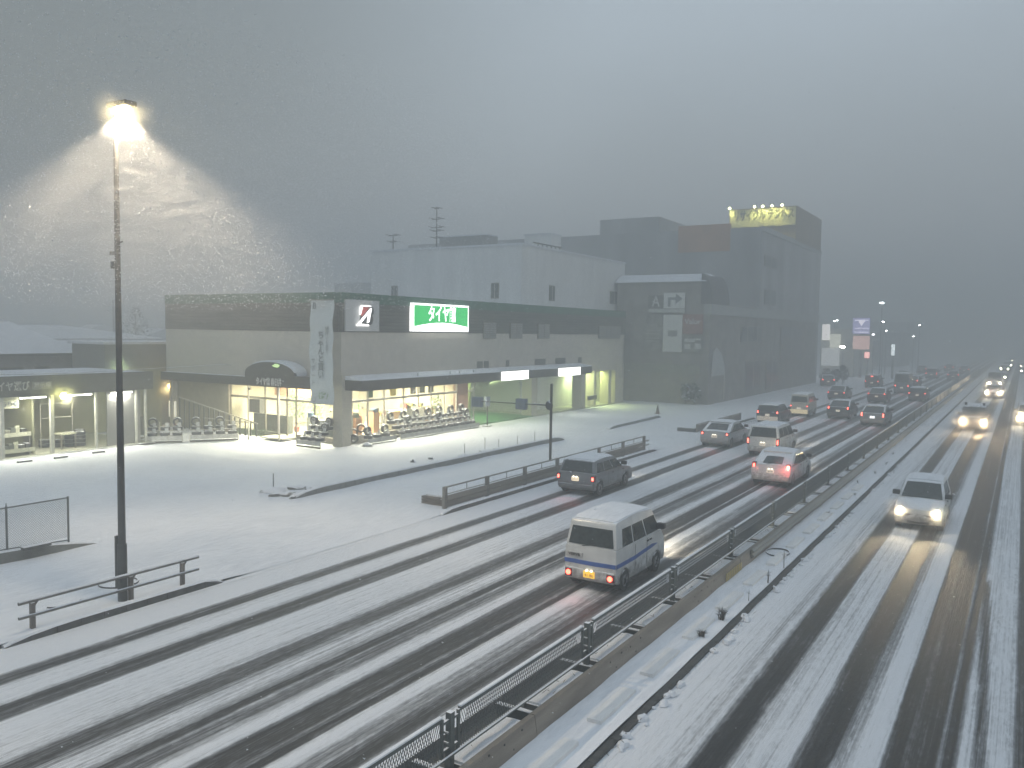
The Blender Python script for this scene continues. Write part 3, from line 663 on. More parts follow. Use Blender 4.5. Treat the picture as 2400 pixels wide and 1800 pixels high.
# emissive ceiling fittings and the light they give
CEIL = glow('ceiling_tube', (1, .95, .78), 9)
for y in (39.5, 43, 46.5):
    for x in (-36.6, -39, -42):
        P('ceiling_light', MB().box(x-.6, x+.6, y-.12, y+.12, 3.27, 3.33), CEIL)
for y in (41, 46): lamp('AREA', (-38.6, y, 3.2), 2300, (1, .93, .72), (5, 4), shop, (-38.6, y, 0))
lamp('AREA', (-40, 39.4, 3.2), 2300, (1, .93, .70), (6, 2.5), shop, (-40, 38.9, 0))
for y in (54.5, 62.5):
    P('ceiling_light', MB().box(-38.2, -37.0, y-.1, y+.1, 3.27, 3.33), CEIL)
    lamp('AREA', (-37.2, y, 3.2), 560, (.80, 1, .45), (4, 5), shop, (-36.2, y, 0))
lamp('AREA', (-36, 73.2, 3.2), 560, (.85, 1, .35), (2, 3), shop, (-36, 73, 0)); lamp('AREA', (-35.6, 69.5, 3.2), 260, (.85, 1, .45), (1, 1.6), shop, (-35, 69.5, 0))
P('ceiling_light', MB().box(-36.6, -35.4, 73.1, 73.25, 3.27, 3.33), CEIL)
# soffit fittings under the eaves: tubes that light the forecourt
for x in (-37.2, -43.2):
    P('soffit_light', MB().box(x-.5, x+.5, 36.75, 36.87, 3.27, 3.33), CEIL); lamp('AREA', (x, 36.7, 3.22), 230, (1, .93, .70), (1.4, .3), shop, (x, 34.6, 0))
for y in (39.2, 42.6, 46.2, 49.6):
    P('soffit_light', MB().box(-33.75, -33.63, y-.5, y+.5, 3.27, 3.335), CEIL); lamp('AREA', (-33.5, y, 3.22), 210, (1, .95, .76), (.3, 1.4), shop, (-31.2, y, 0))
lamp('AREA', (-38.5, 35.3, 3.3), 160, (1, .93, .72), (2, .4), shop, (-38.3, 33.0, 0))
# warm wall lamp under the side eave
wl = ON(380+75/3.95, 660+965/3.95, 1, EY-.3)
o = thing('wall_lamp', 'glowing orange wall lamp under the eave at the left corner of the shop', 'lamp', (wl.x, wl.y, wl.z))
MB().blob((0, 0, 0), (.2, .16, .16), 1, .05).build('lamp_globe', glow('amber', (1, .68, .22), 24), o, smooth=True); MB().box(-.05, .05, .1, .3, -.05, .15).build('lamp_arm', FRAME, o)
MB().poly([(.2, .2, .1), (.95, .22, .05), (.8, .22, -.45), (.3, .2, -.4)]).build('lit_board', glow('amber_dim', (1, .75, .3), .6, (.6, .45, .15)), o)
lamp('POINT', (.1, -.25, -.25), 95, (1, .72, .30), .15, o)
mist('halo_mist', (.1, -.3, -.05), .8, .9, o, label='mist added for an amber halo round the wall lamp of the shop')
# interior furniture
def furn(name, q, m, lab, cat, g=None): return tag(q.build(name, m), lab, cat, g)
orange = mat('panel_orange', (.62, .33, .18), .6); red = mat('panel_red', (.42, .12, .09), .6); dk = mat('counter_dark', (.09, .10, .085), .6, var=.3); pal = mat('shelf_pale', (.6, .55, .4), .6); leaf = mat('leaf_green', (.07, .16, .06), .6, var=.5, scale=6)
furn('wall_panel', MB().box(-44.4, -40.6, 40.6, 40.7, 2.3, 3.2), orange, 'orange wall panel inside the shop above the sliding door', 'panel')
furn('wall_panel', MB().box(-37.4, -36.5, 39.7, 39.8, .8, 2.2), red, 'brown-red notice board inside the shop behind the banner foot', 'notice board')
furn('notice', MB().box(-36.9, -36.4, 39.6, 39.64, 1.5, 2.0), pal, 'pale paper on the brown-red notice board', 'paper')
furn('counter', MB().box(-43.9, -40.6, 38.3, 38.7, .06, 1.25), dk, 'dark counter behind the window left of the sliding door', 'counter')
furn('counter', MB().box(-38.2, -35.6, 38.4, 38.8, .06, 1.15), dk, 'dark counter behind the window right of the sliding door', 'counter')
furn('shelf_unit', MB().box(-44.2, -43.2, 38.2, 38.6, 1.3, 2.2), mat('dark_box', (.06, .06, .055), .5), 'dark tall display stand by the left window of the entrance', 'display stand')
for i, (x, y, h, lab) in enumerate([(-41.2, 39.6, 2.9, 'potted green tree left of the sliding door inside'), (-39.9, 40.0, 2.5, 'potted green tree seen through the sliding door'), (-36.4, 48.6, 2.4, 'potted green tree behind the front window by the brick pillar'), (-35.9, 37.9, 2.9, 'green hanging plant in the front window at the corner pillar')]):
    t = thing('potted_tree', lab, 'plant', (x, y, .06)); q = MB()
    for _ in range(160):
        a = random.uniform(0, 6.28); r = random.random()**.5*.5; z = random.uniform(.9, h-.1); p = Vector((r*math.cos(a), r*math.sin(a), z)); e = Vector((random.uniform(-.12, .12), random.uniform(-.12, .12), random.uniform(-.08, .08)))
        q.poly([p, p+e, p+e+Vector((.05, .04, .09)), p+Vector((0, .07, .07))])
    q.build('foliage', leaf, t); MB().tube((0, 0, .3), (0, 0, h*.6), .03, seg=6).build('stem', mat('twig', (0,0,0)), t); MB().tube((0, 0, 0), (0, 0, .35), .18, .22, 10).build('pot', red, t)
random.seed(5)
for i in range(13):
    y = 38.3+.85*i
    if y > 48: break
    h = random.uniform(.9, 1.5); x = random.choice((-36.3, -37.2, -38.4))
    t = thing('shop_shelf', 'pale shelf unit with goods inside behind the front windows', 'shelf', (x, y, .06), 0, 'shelf units inside the tyre shop')
    MB().box(-.25, .25, -.3, .3, 0, h).build('carcass', random.choice((pal, orange, mat('shelf_white', (.75, .74, .68), .5), WIN)), t)
    for k in range(3):
        a = -.28+.2*k; MB().box(-.2, .2, a, a+.15, h, h+random.uniform(.1, .35)).build('goods', random.choice((red, dk, pal, leaf, mat('box_yellow', (.75, .6, .1), .5), mat('box_blue', (.1, .2, .4), .5))), t)
for i, (y, c) in enumerate([(42.5, 'yellow'), (40.2, 'green'), (44.6, 'dark'), (45.6, 'dark'), (46.6, 'dark')]):
    furn('hanging_poster', MB().box(GX-.5, GX-.48, y*1.0-.3, y+.3, 2.62, 3.15), {'yellow': mat('box_yellow', (0,0,0)), 'green': leaf, 'dark': mat('poster_grey', (.25, .27, .22), .7)}[c], {'yellow': 'yellow poster in the upper row of the front windows', 'green': 'green poster in the upper row of the front windows', 'dark': 'dark grey poster in the upper row of the front windows'}[c], 'poster', 'posters behind the upper front windows')
ctr = furn('service_counter', MB().box(-37.6, -37.2, 44.2, 49.4, .06, 1.25).box(-37.8, -37.0, 44.1, 49.5, 1.25, 1.33), mat('counter_wood', (.65, .42, .2), .5), 'long orange-brown service counter behind the front windows', 'counter')
# workshop bays
def clutter(n, x0, x1, y0, y1, seed):
    rnd = random.Random(seed)
    for i in range(n):
        x, y = rnd.uniform(x0, x1), rnd.uniform(y0, y1); h = rnd.uniform(.7, 2.3); c = rnd.choice(('a', 'b', 'c'))
        t = thing('tool_cabinet', 'dark workshop cabinet standing in the shadow of the service bays', 'cabinet', (x, y, .055), 0, 'workshop cabinets at the back of the bays')
        MB().box(-.3, .3, -.4, .4, 0, h).build('carcass', {'a': dk, 'b': mat('cab_green', (.06, .13, .07), .5), 'c': mat('cab_grey', (.2, .21, .19), .5)}[c], t)
        for k in range(3): MB().box(.3, .32, -.36, .36, .1+k*.3*h, .08+k*.3*h+.25*h).build('drawer', mat('cab_drawer', (.28, .3, .2), .4, .3), t)
clutter(9, -44.5, -42.5, 51, 58.6, 3); clutter(8, -44.5, -42.5, 60, 70, 4); clutter(2, -37.8, -37.4, 72, 75, 8)
for y in (52.6, 56.0, 61.6, 65.2):
    t = thing('car_lift', 'two-post car lift inside a service bay', 'lift', (-40, y, .05), 0, 'car lifts in the service bays')
    for s in (-1, 1): MB().box(s*1.4-.12, s*1.4+.12, -.12, .12, 0, 3.1).build('lift_post', mat('lift_yellow', (.35, .36, .14), .5), t)
    MB().box(-1.4, 1.4, -.08, .08, 3.0, 3.12).build('cross_bar', FRAME, t)
bn = ON(1080+895/3.19, 480+1470/3.19, 0, -33.6)
t = thing('bench_sign', 'small dark stand in front of the narrow lit bay', 'stand', (-33.9, 69.3, 0)); MB().box(-.05, .05, -.9, .9, .75, 1.15).build('board', DARK, t)
for s in (-.6, .6): MB().tube((0, s, 0), (0, s, .75), .03, seg=6).build('leg', FRAME, t)

# ------------------------------------------------------------ signs on the shop
zk = lambda z: 7+(z-7)*1.0148
def yk(y): return y*1.0148
PANEL = mat('sign_panel_grey', (.55, .55, .54), .5, var=.05)
lo = thing('emblem_sign', 'square grey sign with a slanted letter B emblem outlined in white light', 'sign', (X0+.13, yk(36.15), 0))
wB = yk(39.1)-yk(36.15)
MB().box(-.06, .04, 0, wB, 6.84, 8.72).build('panel', PANEL, lo)
def uv(u, v, x=.05): return (x, (u-100)/312*wB, 6.86+(457-v)/292*1.85)
def sp(pts, name, m, x=.041, th=.04): return MB().prism([uv(u, v, x) for u, v in pts], (th, 0, 0)).build(name, m, lo)
BLK = mat('emblem_black', (.03, .03, .03), .4)
sp([(248,226),(262,222),(330,222),(348,236),(355,262),(350,292),(338,306),(348,322),(350,350),(340,382),(322,398),(300,402),(218,402)], 'letter', BLK)
sp([(244,228),(312,230),(238,322),(232,300)], 'red_wedge', mat('emblem_red', (.45, .06, .05), .4), .082, .02)
WL = glow('neon_white', (1, .99, .97), 2.2)
sp([(222,222),(236,212),(320,212),(326,224),(244,226),(228,300),(212,300)], 'light_outline', WL, .104, .03)
sp([(318,236),(330,240),(306,370),(290,380),(284,376),(296,290),(226,388),(300,392),(306,410),(190,410),(190,398)], 'light_outline', WL, .104, .03)
lamp('AREA', (.3, wB/2, 7.8), 3, (1, 1, .98), (1, 1), lo, (-1, wB/2, 7.8))
gs = thing('shop_sign', 'glowing green and white sign with the shop name in white katakana', 'sign', (X0+.14, yk(42.2), 0))
wG = yk(48.5)-yk(42.2)
MB().box(-.1, .16, 0, wG, 6.88, 8.74).build('light_box', glow('sign_white', (1, 1, .98), 2.6), gs)
a0, a1, z0, z1 = .14, wG-.14, 7.02, 8.60
pts = [(.163, a0, z1)] + [(.163, a1, z1)]
pts += [(.163, a1-(a1-a0)*i/16, 7.22+.26*math.sin(math.pi*i/16)) for i in range(17)]
MB().prism(pts[::-1], (.012, 0, 0)).build('green_field', glow('sign_green', (.03, .72, .16), .95, (.02, .4, .1)), gs)
text('タイヤ館', 1.18, (.176, wG/2+.0, 8.0), '+x', glow('sign_white', (1,1,1), 2.6), gs, bold=.02, sx=.68)
lamp('AREA', (.5, wG/2, 7.8), 50, (.85, 1, .9), (1.6, 4), gs, (5, wG/2, 5.5))
for (a, b_) in ((51.79, 55.56), (60.62, 64.42)):
    t = thing('light_box_sign', 'plain white glowing light box in the eave %s' % ('nearer the glazed shop front' if a < 55 else 'nearer the narrow lit bay'), 'light box', (EX, a, 0), 0, 'glowing light boxes in the shop eave')
    MB().box(.002, .12, 0, b_-a, 3.31, 3.97).build('lit_face', glow('box_white', (1, 1, .96), 4), t)
    MB().box(-.02, .10, -.04, b_-a+.04, 3.975, 4.02).build('housing', FRAME, t)
    lamp('AREA', (.35, (b_-a)/2, 3.2), 70, (.95, 1, .8), (.5, 3.2), t, (1.0, (b_-a)/2, 0))
# hanging banner
BY = 35.3
b1, b2, b3, b4 = (ON(380+u/3.95, 660+v/3.95, 1, BY) for u, v in ((1360,170), (1572,165), (1378,1125), (1590,1130)))
bx0, bx1, bz0, bz1 = (b1.x+b3.x)/2, (b2.x+b4.x)/2, b3.z, b1.z
bw = bx1-bx0
ban = thing('hanging_banner', 'tall pale vertical banner with Japanese writing hanging at the shop corner', 'banner', (bx0, BY, bz0))
q = MB(); n = 24; rsl = []
for i in range(n+1):
    z = (bz1-bz0)*i/n; s_ = .04*math.sin(i*.9)+.03*math.sin(i*.37)
    rsl.append([(0+s_*.3, s_, z), (bw+s_*.3, s_+.03*math.sin(i*.6), z), (bw+s_*.3, s_+.03*math.sin(i*.6)+.012, z), (s_*.3, s_+.012, z)])
q.rings(rsl).build('cloth', mat('banner_cloth', (.60, .64, .64), .8, var=.05), ban, smooth=True)
INK = mat('banner_ink', (.16, .18, .19), .8); INK2 = mat('banner_ink_green', (.25, .38, .2), .8)
Hh = bz1-bz0
text('ちゃんと買い', .50, (bw*.52, -.085, Hh*.70), '-y', INK, ban, depth=.003, vertical=True, sp=.92, bold=.006)
text('納得いくまで', .29, (bw*.78, -.085, Hh*.75), '-y', INK, ban, depth=.003, vertical=True, sp=.9)
text('サポート', .34, (bw*.19, -.085, Hh*.44), '-y', INK, ban, depth=.003, vertical=True, sp=1.25)
text('B', .5, (bw*.24, -.085, Hh*.94), '-y', INK, ban, depth=.003, bold=.02); text('100', .3, (bw*.6, -.085, Hh*.945), '-y', mat('banner_ink_pale', (.42, .45, .45), .8), ban, depth=.003)
MB().tube((-.05, 0, Hh), (bw+.05, 0, Hh), .03, seg=8).build('top_pole', FRAME, ban); MB().tube((-.05, 0, 0), (bw+.05, 0, 0), .02, seg=8).build('bottom_pole', FRAMEL, ban)
q = MB(); rr_ = [[(bw*.2+.14*r*math.cos(t), -.05, Hh*.04+.14*r*math.sin(t)) for r in (.85, 1)] + [(bw*.2+.14*r*math.cos(t), -.045, Hh*.04+.14*r*math.sin(t)) for r in (1, .85)] for t in [2*math.pi*k/20 for k in range(21)]]
q.rings(rr_, cap=False).build('wheel_mark', INK, ban)
q = MB()
for _ in range(26):
    p = Vector((bw*random.uniform(.4, .8), -.07, Hh*random.uniform(.04, .1))); q.poly([p, p+Vector((.09, 0, .05)), p+Vector((.02, 0, .12))])
q.build('leaf_print', INK2, ban)

# ------------------------------------------------------------ tyres on display
RUB = mat('tyre_rubber', (.035, .035, .035), .65, var=.3, scale=10, snow=.55)
RIM = mat('rim_silver', (.4, .4, .4), .3, .8, var=.1)
def tyre_mesh(r=.28, w=.2):
    prof = [(r*.60, -w*.40), (r*.72, -w*.5), (r*.93, -w*.48), (r, -w*.34), (r, w*.34), (r*.93, w*.48), (r*.72, w*.5), (r*.60, w*.40)]
    q = MB(); q.rings([[(rr*math.cos(t), rr*math.sin(t), z) for rr, z in prof] for t in [2*math.pi*k/16 for k in range(17)]], cap=False)
    return q
tb = tyre_mesh().build('tyre', RUB, smooth=True); tmesh = tb.data; bpy.data.objects.remove(tb)
def tyre(x, y, z, rot, lab, grp):
    o = bpy.data.objects.new('tyre', tmesh); COL.objects.link(o); o.location = (x, y, z); o.rotation_euler = rot; return tag(o, lab, 'tyre', grp)
CARD = mat('price_card', (.5, .51, .5), .6, var=.2)
def card(x, y, z, rz, lab, grp, w=.19, h=.25, m=None):
    o = MB().box(-w/2, w/2, -.01, .01, 0, h).build('price_card', m or CARD); o.location = (x, y, z); o.rotation_euler = (R_(-8), 0, rz); return tag(o, lab, 'card', grp)
def rack(label, p0, p1, tiers, face, depth, tsp, grp, zbase=.34):
    """stepped display rack from p0 to p1 (ground points of its front edge), rising backwards"""
    a, b_ = Vector((*p0, 0)), Vector((*p1, 0)); u = (b_-a).normalized(); L_ = (b_-a).length; n_ = Vector((-u.y, u.x, 0))*face
    r = thing('display_rack', label, 'rack', (0, 0, 0))
    MB().bar(a+Vector((0,0,.02)), b_+Vector((0,0,.02)), .05, .1).build('base_rail', DARK, r)
    MB().bar(a+Vector((0,0,.25)), b_+Vector((0,0,.25)), .02, .26).build('front_board', mat('rack_board', (.5, .5, .47), .6, var=.25, scale=4), r)
    for k in range(int(L_/1.3)+2):
        p = a+u*min(k*1.3, L_); MB().bar(p, p+Vector((0,0,.42)), .04).build('post', FRAMEL, r)
    for t in range(tiers):
        c = n_*(.28+t*depth); z = zbase+t*.30
        MB().bar(a+c+Vector((0,0,z)), b_+c+Vector((0,0,z)), depth*.95, .03).build('shelf', FRAMEL, r)
        k = 0; s_ = .38
        while s_ < L_-.25:
            p = a+u*s_+c
            tyre(p.x, p.y, z+.125, (0, 0, random.random()*6), ('black tyre lying flat in the %s row of the ' % (('only',), ('lower', 'upper'), ('front', 'middle', 'back'))[tiers-1][t]) + grp, 'tyres lying in the '+grp)
            q = p-n_*.1
            card(q.x+u.x*.1, q.y+u.y*.1, z+.23, math.atan2(u.y, u.x), ('small pale price card on the %s row of the ' % (('only',), ('lower', 'upper'), ('front', 'middle', 'back'))[tiers-1][t]) + grp, 'price cards on the '+grp)
            if (t == tiers-1 and k % 2 == 0) or (k % 5 == 2 and t == 1): tyre(p.x+n_.x*.08, p.y+n_.y*.08, z+.5, (R_(90), 0, math.atan2(u.y, u.x)), 'black tyre standing upright on top of the '+grp, 'upright tyres on the '+grp)
            s_ += tsp; k += 1
    return r
rack('long stepped display rack of tyres under the front windows', (-33.25, 40.75), (-33.25, 49.6), 3, 1, .42, .66, 'long front window rack')
rack('short low display rack of tyres right of the corner pillar', (-33.35, 37.75), (-33.3, 40.35), 1, 1, .5, .78, 'short rack beside the corner pillar')
NT0 = len(bpy.data.objects)
cr0 = rack('silver-grey display rack of wheels at the shop corner under the banner', (-36.6, 35.15), (-34.65, 35.15), 3, 1, .36, .62, 'corner rack under the banner', .36)
ALLOY = mat('alloy_wheel', (.5, .5, .5), .35, .6, var=.2, scale=9)
for q in [o for o in COL.objects if o.name.startswith('tyre') and 'corner rack' in o.get('label', '')]:
    MB().tube((0, 0, -.09), (0, 0, .09), .165, seg=14).build('rim', ALLOY, q); h_ = MB()
    for k in range(5): h_.bar((0, 0, .092), (.15*math.cos(k*1.257), .15*math.sin(k*1.257), .092), .05, .01)
    h_.build('spoke', mat('alloy_dark', (.12, .12, .12), .5), q); q['label'] = q['label'].replace('black tyre', 'alloy wheel').replace('the corner rack under the banner', 'the corner rack')
rack('low display rack of tyres left of the entrance post', (-43.0, 32.6), (-41.4, 34.9), 2, 1, .4, .7, 'low rack left of the entrance')
rack('low display rack of tyres beside the annex corner post', (-44.5, 30.6), (-43.2, 32.2), 2, 1, .4, .7, 'low rack beside the annex')
for i in range(3):
    tyre(-34.5-.33*(i % 2), 37.85+.3*i, .34+.28*i, (R_(90), 0, R_(20+15*i)), 'large tyre leaning against the corner pillar beside the short rack', 'tyres leaning at the corner pillar')
o = MB().blob((-33.0, 37.35, .02), (.3, .34, .24), 4, .15, lo=0).build('rock', mat('rock', (.25, .25, .24), .8, snow=.8), smooth=True); tag(o, 'rounded boulder on the snow at the foot of the corner pillar', 'boulder')
hed = MB()
for _ in range(700):
    p = Vector((random.uniform(-43.6, -40.8), random.uniform(36.2, 37.0), random.uniform(.02, .42))); hed.poly([p, p+Vector((random.uniform(-.08,.08), .03, random.uniform(.02,.1))), p+Vector((.05, random.uniform(-.05,.05), .06))])
tag(hed.build('low_hedge', leaf), 'low leafy hedge under the window left of the sliding door', 'hedge')
# dark panel fence + handrail left of the entrance
t = thing('stair_fence', 'sloping dark slatted stair railing against the olive side wall', 'railing', (0, 0, 0))
for i in range(16):
    x = -48.6+i*.5; h = 2.15-.085*i
    MB().box(x, x+.10, 36.0, 36.04, .1, h).build('slat', mat('rail_dark', (.07, .068, .06), .6), t)
MB().bar((-48.6, 36.0, 2.2), (-40.9, 36.0, .93), .06).build('handrail', mat('rail_pale', (.5, .48, .4), .4, .4), t)
MB().bar((-46, 36.0, .95), (-40.9, 36.0, .95), .05).build('handrail', mat('rail_pale', (0,0,0)), t)
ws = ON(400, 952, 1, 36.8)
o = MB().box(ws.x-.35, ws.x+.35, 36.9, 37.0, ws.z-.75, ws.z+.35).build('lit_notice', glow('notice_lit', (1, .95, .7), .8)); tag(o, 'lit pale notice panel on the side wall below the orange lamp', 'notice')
# ------------------------------------------------------------ annex with the tube lights, left of the shop
AXP = -44.3
an = thing('display_annex', 'open-fronted tyre display annex with dark fascia and white posts left of the shop', 'annex')
def A(name, q, m, **k): return q.build(name, m, an, **k)
A('fascia', MB().box(AXP-.2, AXP+.05, 14, 31.0, 3.22, 4.28), mat('annex_fascia', (.075, .08, .07), .6, var=.2))
A('roof', MB().box(-51, AXP-.2, 14, 31.0, 4.1, 4.26), SNOWD)
A('soffit', MB().box(-51, AXP-.2, 14, 31.0, 3.23, 3.3), mat('soffit_olive', (.3, .3, .2), .8))
A('floor', MB().box(-51, AXP+.12, 14, 31.0, -.1, .08), mat('annex_floor', (.42, .42, .33), .7))
A('step_edge', MB().box(AXP+.12, AXP+.24, 14, 31.0, -.1, .05), DARK)
A('back_wall', MB().box(-51.2, -51, 14, 36.4, 0, 4.2), mat('annex_wall', (.23, .23, .14), .8, var=.15, scale=1.5))
A('partition', MB().box(-51, AXP-.6, 24.2, 24.3, .08, 3.23), mat('annex_wall', (0,0,0)))
A('partition', MB().box(AXP-.12, AXP-.05, 28.1, 30.2, .08, 3.2), mat('annex_shutter', (.17, .17, .16), .6, var=.15, stretch=(1, 1, 8)))
for y in (22.35, 24.92, 27.42, 29.9, 30.5):
    r_ = .09 if y < 27 else .06
    A('post', MB().box(AXP-.02-r_, AXP-.02+r_, y-r_, y+r_, .08, 3.22 if y != 30.5 else 3.6), mat('post_white', (.5, .5, .44), .6))
text('タイヤ選び', .52, (AXP+.062, ON(65, 905, 0, AXP).y-.95, 3.74), '+x', mat('letter_pale', (.45, .46, .42), .5), an, bold=.008, sx=.78)
fr = ON(98, 906, 0, AXP); MB().box(AXP+.052, AXP+.058, fr.y-.52, fr.y+.52, 3.55, 3.95).build('letter_frame', mat('letter_pale_dim', (.2, .205, .19), .5), an)
text('展示場', .30, (AXP+.064, fr.y, 3.75), '+x', mat('letter_pale', (0,0,0)), an, bold=.004)
TUBE = glow('tube_white', (1, .98, .9), 12)
for i, (a, b_) in enumerate(((23.2, 24.55), (25.7, 27.1), (28.27, 29.56), (20.2, 21.5))):
    t = thing('tube_light', ['fluorescent tube over the goods shelves, under the annex letters', 'fluorescent tube beside the yellow lamp', 'fluorescent tube partly hidden by the tall lamp post', 'fluorescent tube at the left end of the annex'][i], 'tube light', (AXP+.13, a, 3.13), 0, 'fluorescent tubes under the annex fascia')
    MB().tube((0, 0, 0), (0, b_-a, 0), .032, seg=8).build('tube', TUBE, t); MB().box(-.05, .05, -.02, b_-a+.02, .035, .09).build('housing', FRAMEL, t)
    lamp('AREA', (0, (b_-a)/2, -.06), 120, (1, .98, .85), (.1, 1.2), t, (0, (b_-a)/2, -3))
yb = ON(149, 928, 0, AXP+.3)
t = thing('flood_lamp', 'bright yellow round lamp hanging under the annex fascia', 'lamp', (yb.x, yb.y, yb.z)); MB().blob((0, 0, 0), (.17, .17, .17), 2, .02).build('globe', glow('yellow_lamp', (1, .98, .3), 40), t, smooth=True); MB().tube((0, 0, .15), (0, 0, .35), .03, seg=6).build('stem', FRAME, t)
lamp('POINT', (.25, 0, -.1), 80, (1, .95, .35), .15, t)
mist('halo_mist', (.1, 0, 0), .9, .9, t, label='mist added for a yellow halo round the flood lamp under the annex fascia')
t2 = thing('flood_lamp', 'small yellow lamp behind the hanging sheet at the left edge', 'lamp', (AXP-.4, 23.0, 3.05)); MB().blob((0, 0, 0), (.12, .12, .12), 2, .02).build('globe', glow('yellow_lamp2', (1, .98, .45), 12), t2, smooth=True)
lamp('POINT', (0, .25, -.3), 40, (1, .97, .5), .12, t2)
s_ = thing('hanging_sheet', 'pale yellow hanging sheet with a Japanese word and diamond mark', 'sign', (AXP-.15, 22.42, 2.62)); MB().box(-.01, .01, -.35, .86, 0, .58).build('sheet', mat('sheet_yellow', (.6, .6, .42), .7), s_)
text('こちら◆', .30, (.014, .28, .22), '+x', mat('banner_ink', (0,0,0)), s_, bold=.006)
# shelves with goods
sh = thing('goods_shelf', 'tiered display shelf with pale price strips inside the annex', 'shelf', (AXP-.9, 22.3, .08))
for k, (z, x) in enumerate(((.35, .35), (1.15, 0))):
    MB().box(x-.35, x+.35, 0, 1.8, z-.04, z).build('shelf_board', mat('sheet_yellow', (0,0,0)), sh); MB().box(x+.35, x+.37, 0, 1.8, z-.16, z+.06).build('price_strip', mat('strip_pale', (.6, .6, .45), .6, var=.2, scale=8), sh)
for s in (.05, 1.75): MB().box(-.3, .3, s-.03, s+.03, 0, 1.15).build('upright', FRAME, sh)
random.seed(9)
for i in range(12):
    k = i % 2; z = .08+(.35, 1.15)[k]; y = 22.45+.28*(i//2); x = AXP-.9+(.35, 0)[k]
    if i % 3 == 0:
        o = MB().box(-.02, .02, -.12, .12, 0, .38).build('price_board', mat('strip_pale', (0,0,0))); tag(o, 'pale upright price board on the annex goods shelf', 'price board', 'price boards on the annex shelf')
    else:
        o = MB().box(-.18, .18, -.12, .12, 0, random.uniform(.15, .32)).build('boxed_goods', random.choice((dk, mat('goods_grey', (.2, .2, .17), .6), RUB))); tag(o, 'dark boxed goods standing on the annex shelf', 'box', 'boxed goods on the annex shelf')
    o.location = (x, y, z)
for i in range(9):
    x, y = AXP-random.uniform(1.2, 4), 25.3+.5*i
    if y > 28: break
    for k in range(random.randint(2, 4)): tyre(x, y, .2+.21*k, (0, 0, i+k), 'black tyre in the dim stacks inside the annex', 'tyres stacked inside the annex')
t = thing('display_table', 'dark display table with a pale sheet on top inside the annex', 'table', (AXP-1.2, 26.3, .08)); MB().box(-.4, .4, -.45, .45, .8, .86).build('table_top', mat('strip_pale', (0,0,0)), t)
for a in (-.35, .35):
    for b_ in (-.4, .4): MB().box(a-.03, a+.03, b_-.03, b_+.03, 0, .8).build('leg', FRAME, t)
t = thing('metal_stand', 'thin metal hanging frame inside the annex behind the middle posts', 'frame', (AXP-1.8, 26.2, .08))
for s in (-.9, .9): MB().tube((0, s, 0), (0, s, 2.5), .025, seg=6).build('upright', FRAMEL, t)
for z in (1.7, 2.5): MB().tube((0, -.9, z), (0, .9, z), .025, seg=6).build('crossbar', FRAMEL, t)
for i, (x, y) in enumerate([(-46.5, 31.2), (-46.9, 31.9), (-45.9, 32.3)]):
    t = thing('sign_stand', 'pale advertising stand among the racks between annex and shop', 'stand', (x, y, -.05), R_(15), 'pale stands between annex and shop'); MB().box(-.3, .3, -.02, .02, .2, 1.7-.3*i).build('board', mat('strip_grey', (.36, .36, .31), .7, var=.3, scale=5), t); MB().box(-.3, .3, -.2, .2, 0, .06).build('foot', FRAME, t)
gl_ = ON(275, 868, 0, -50)
t = thing('wall_light', 'small green wall light behind the tall lamp post', 'lamp', (-49, ON(275, 868, 0, -49).y, ON(275, 868, 0, -49).z)); MB().blob((0, 0, 0), (.12, .12, .12), 1, .02).build('globe', glow('green_globe', (.7, 1, .35), 25), t, smooth=True); MB().box(-.3, 0, -.03, .03, -.02, .02).build('bracket', FRAME, t); lamp('POINT', (.4, 0, 0), 50, (.75, 1, .4), .1, t)
mist('halo_mist', (.2, 0, 0), 1.2, .8, t, label='mist added for a green halo round the wall light behind the lamp post')
bwl = thing('link_building', 'dark grey two-storey building behind the annex and beside the shop', 'building')
MB().box(-56, -52.2, 33.0, 47, 0, 5.7).build('wall', mat('link_wall', (.17, .18, .17), .8, var=.12), bwl); MB().box(-56.2, -52.0, 32.8, 47, 5.7, 5.86).build('roof_snow', SNOWD, bwl)

tag(MB().tube((-44.2, 12, 4.55), (-44.2, 26, 4.35), .02, seg=5).tube((-44.2, 26, 4.35), (-43.5, 36.2, 4.6), .02, seg=5).build('cable', DARK), 'thin sagging cable running over the annex fascia to the shop wall', 'cable')

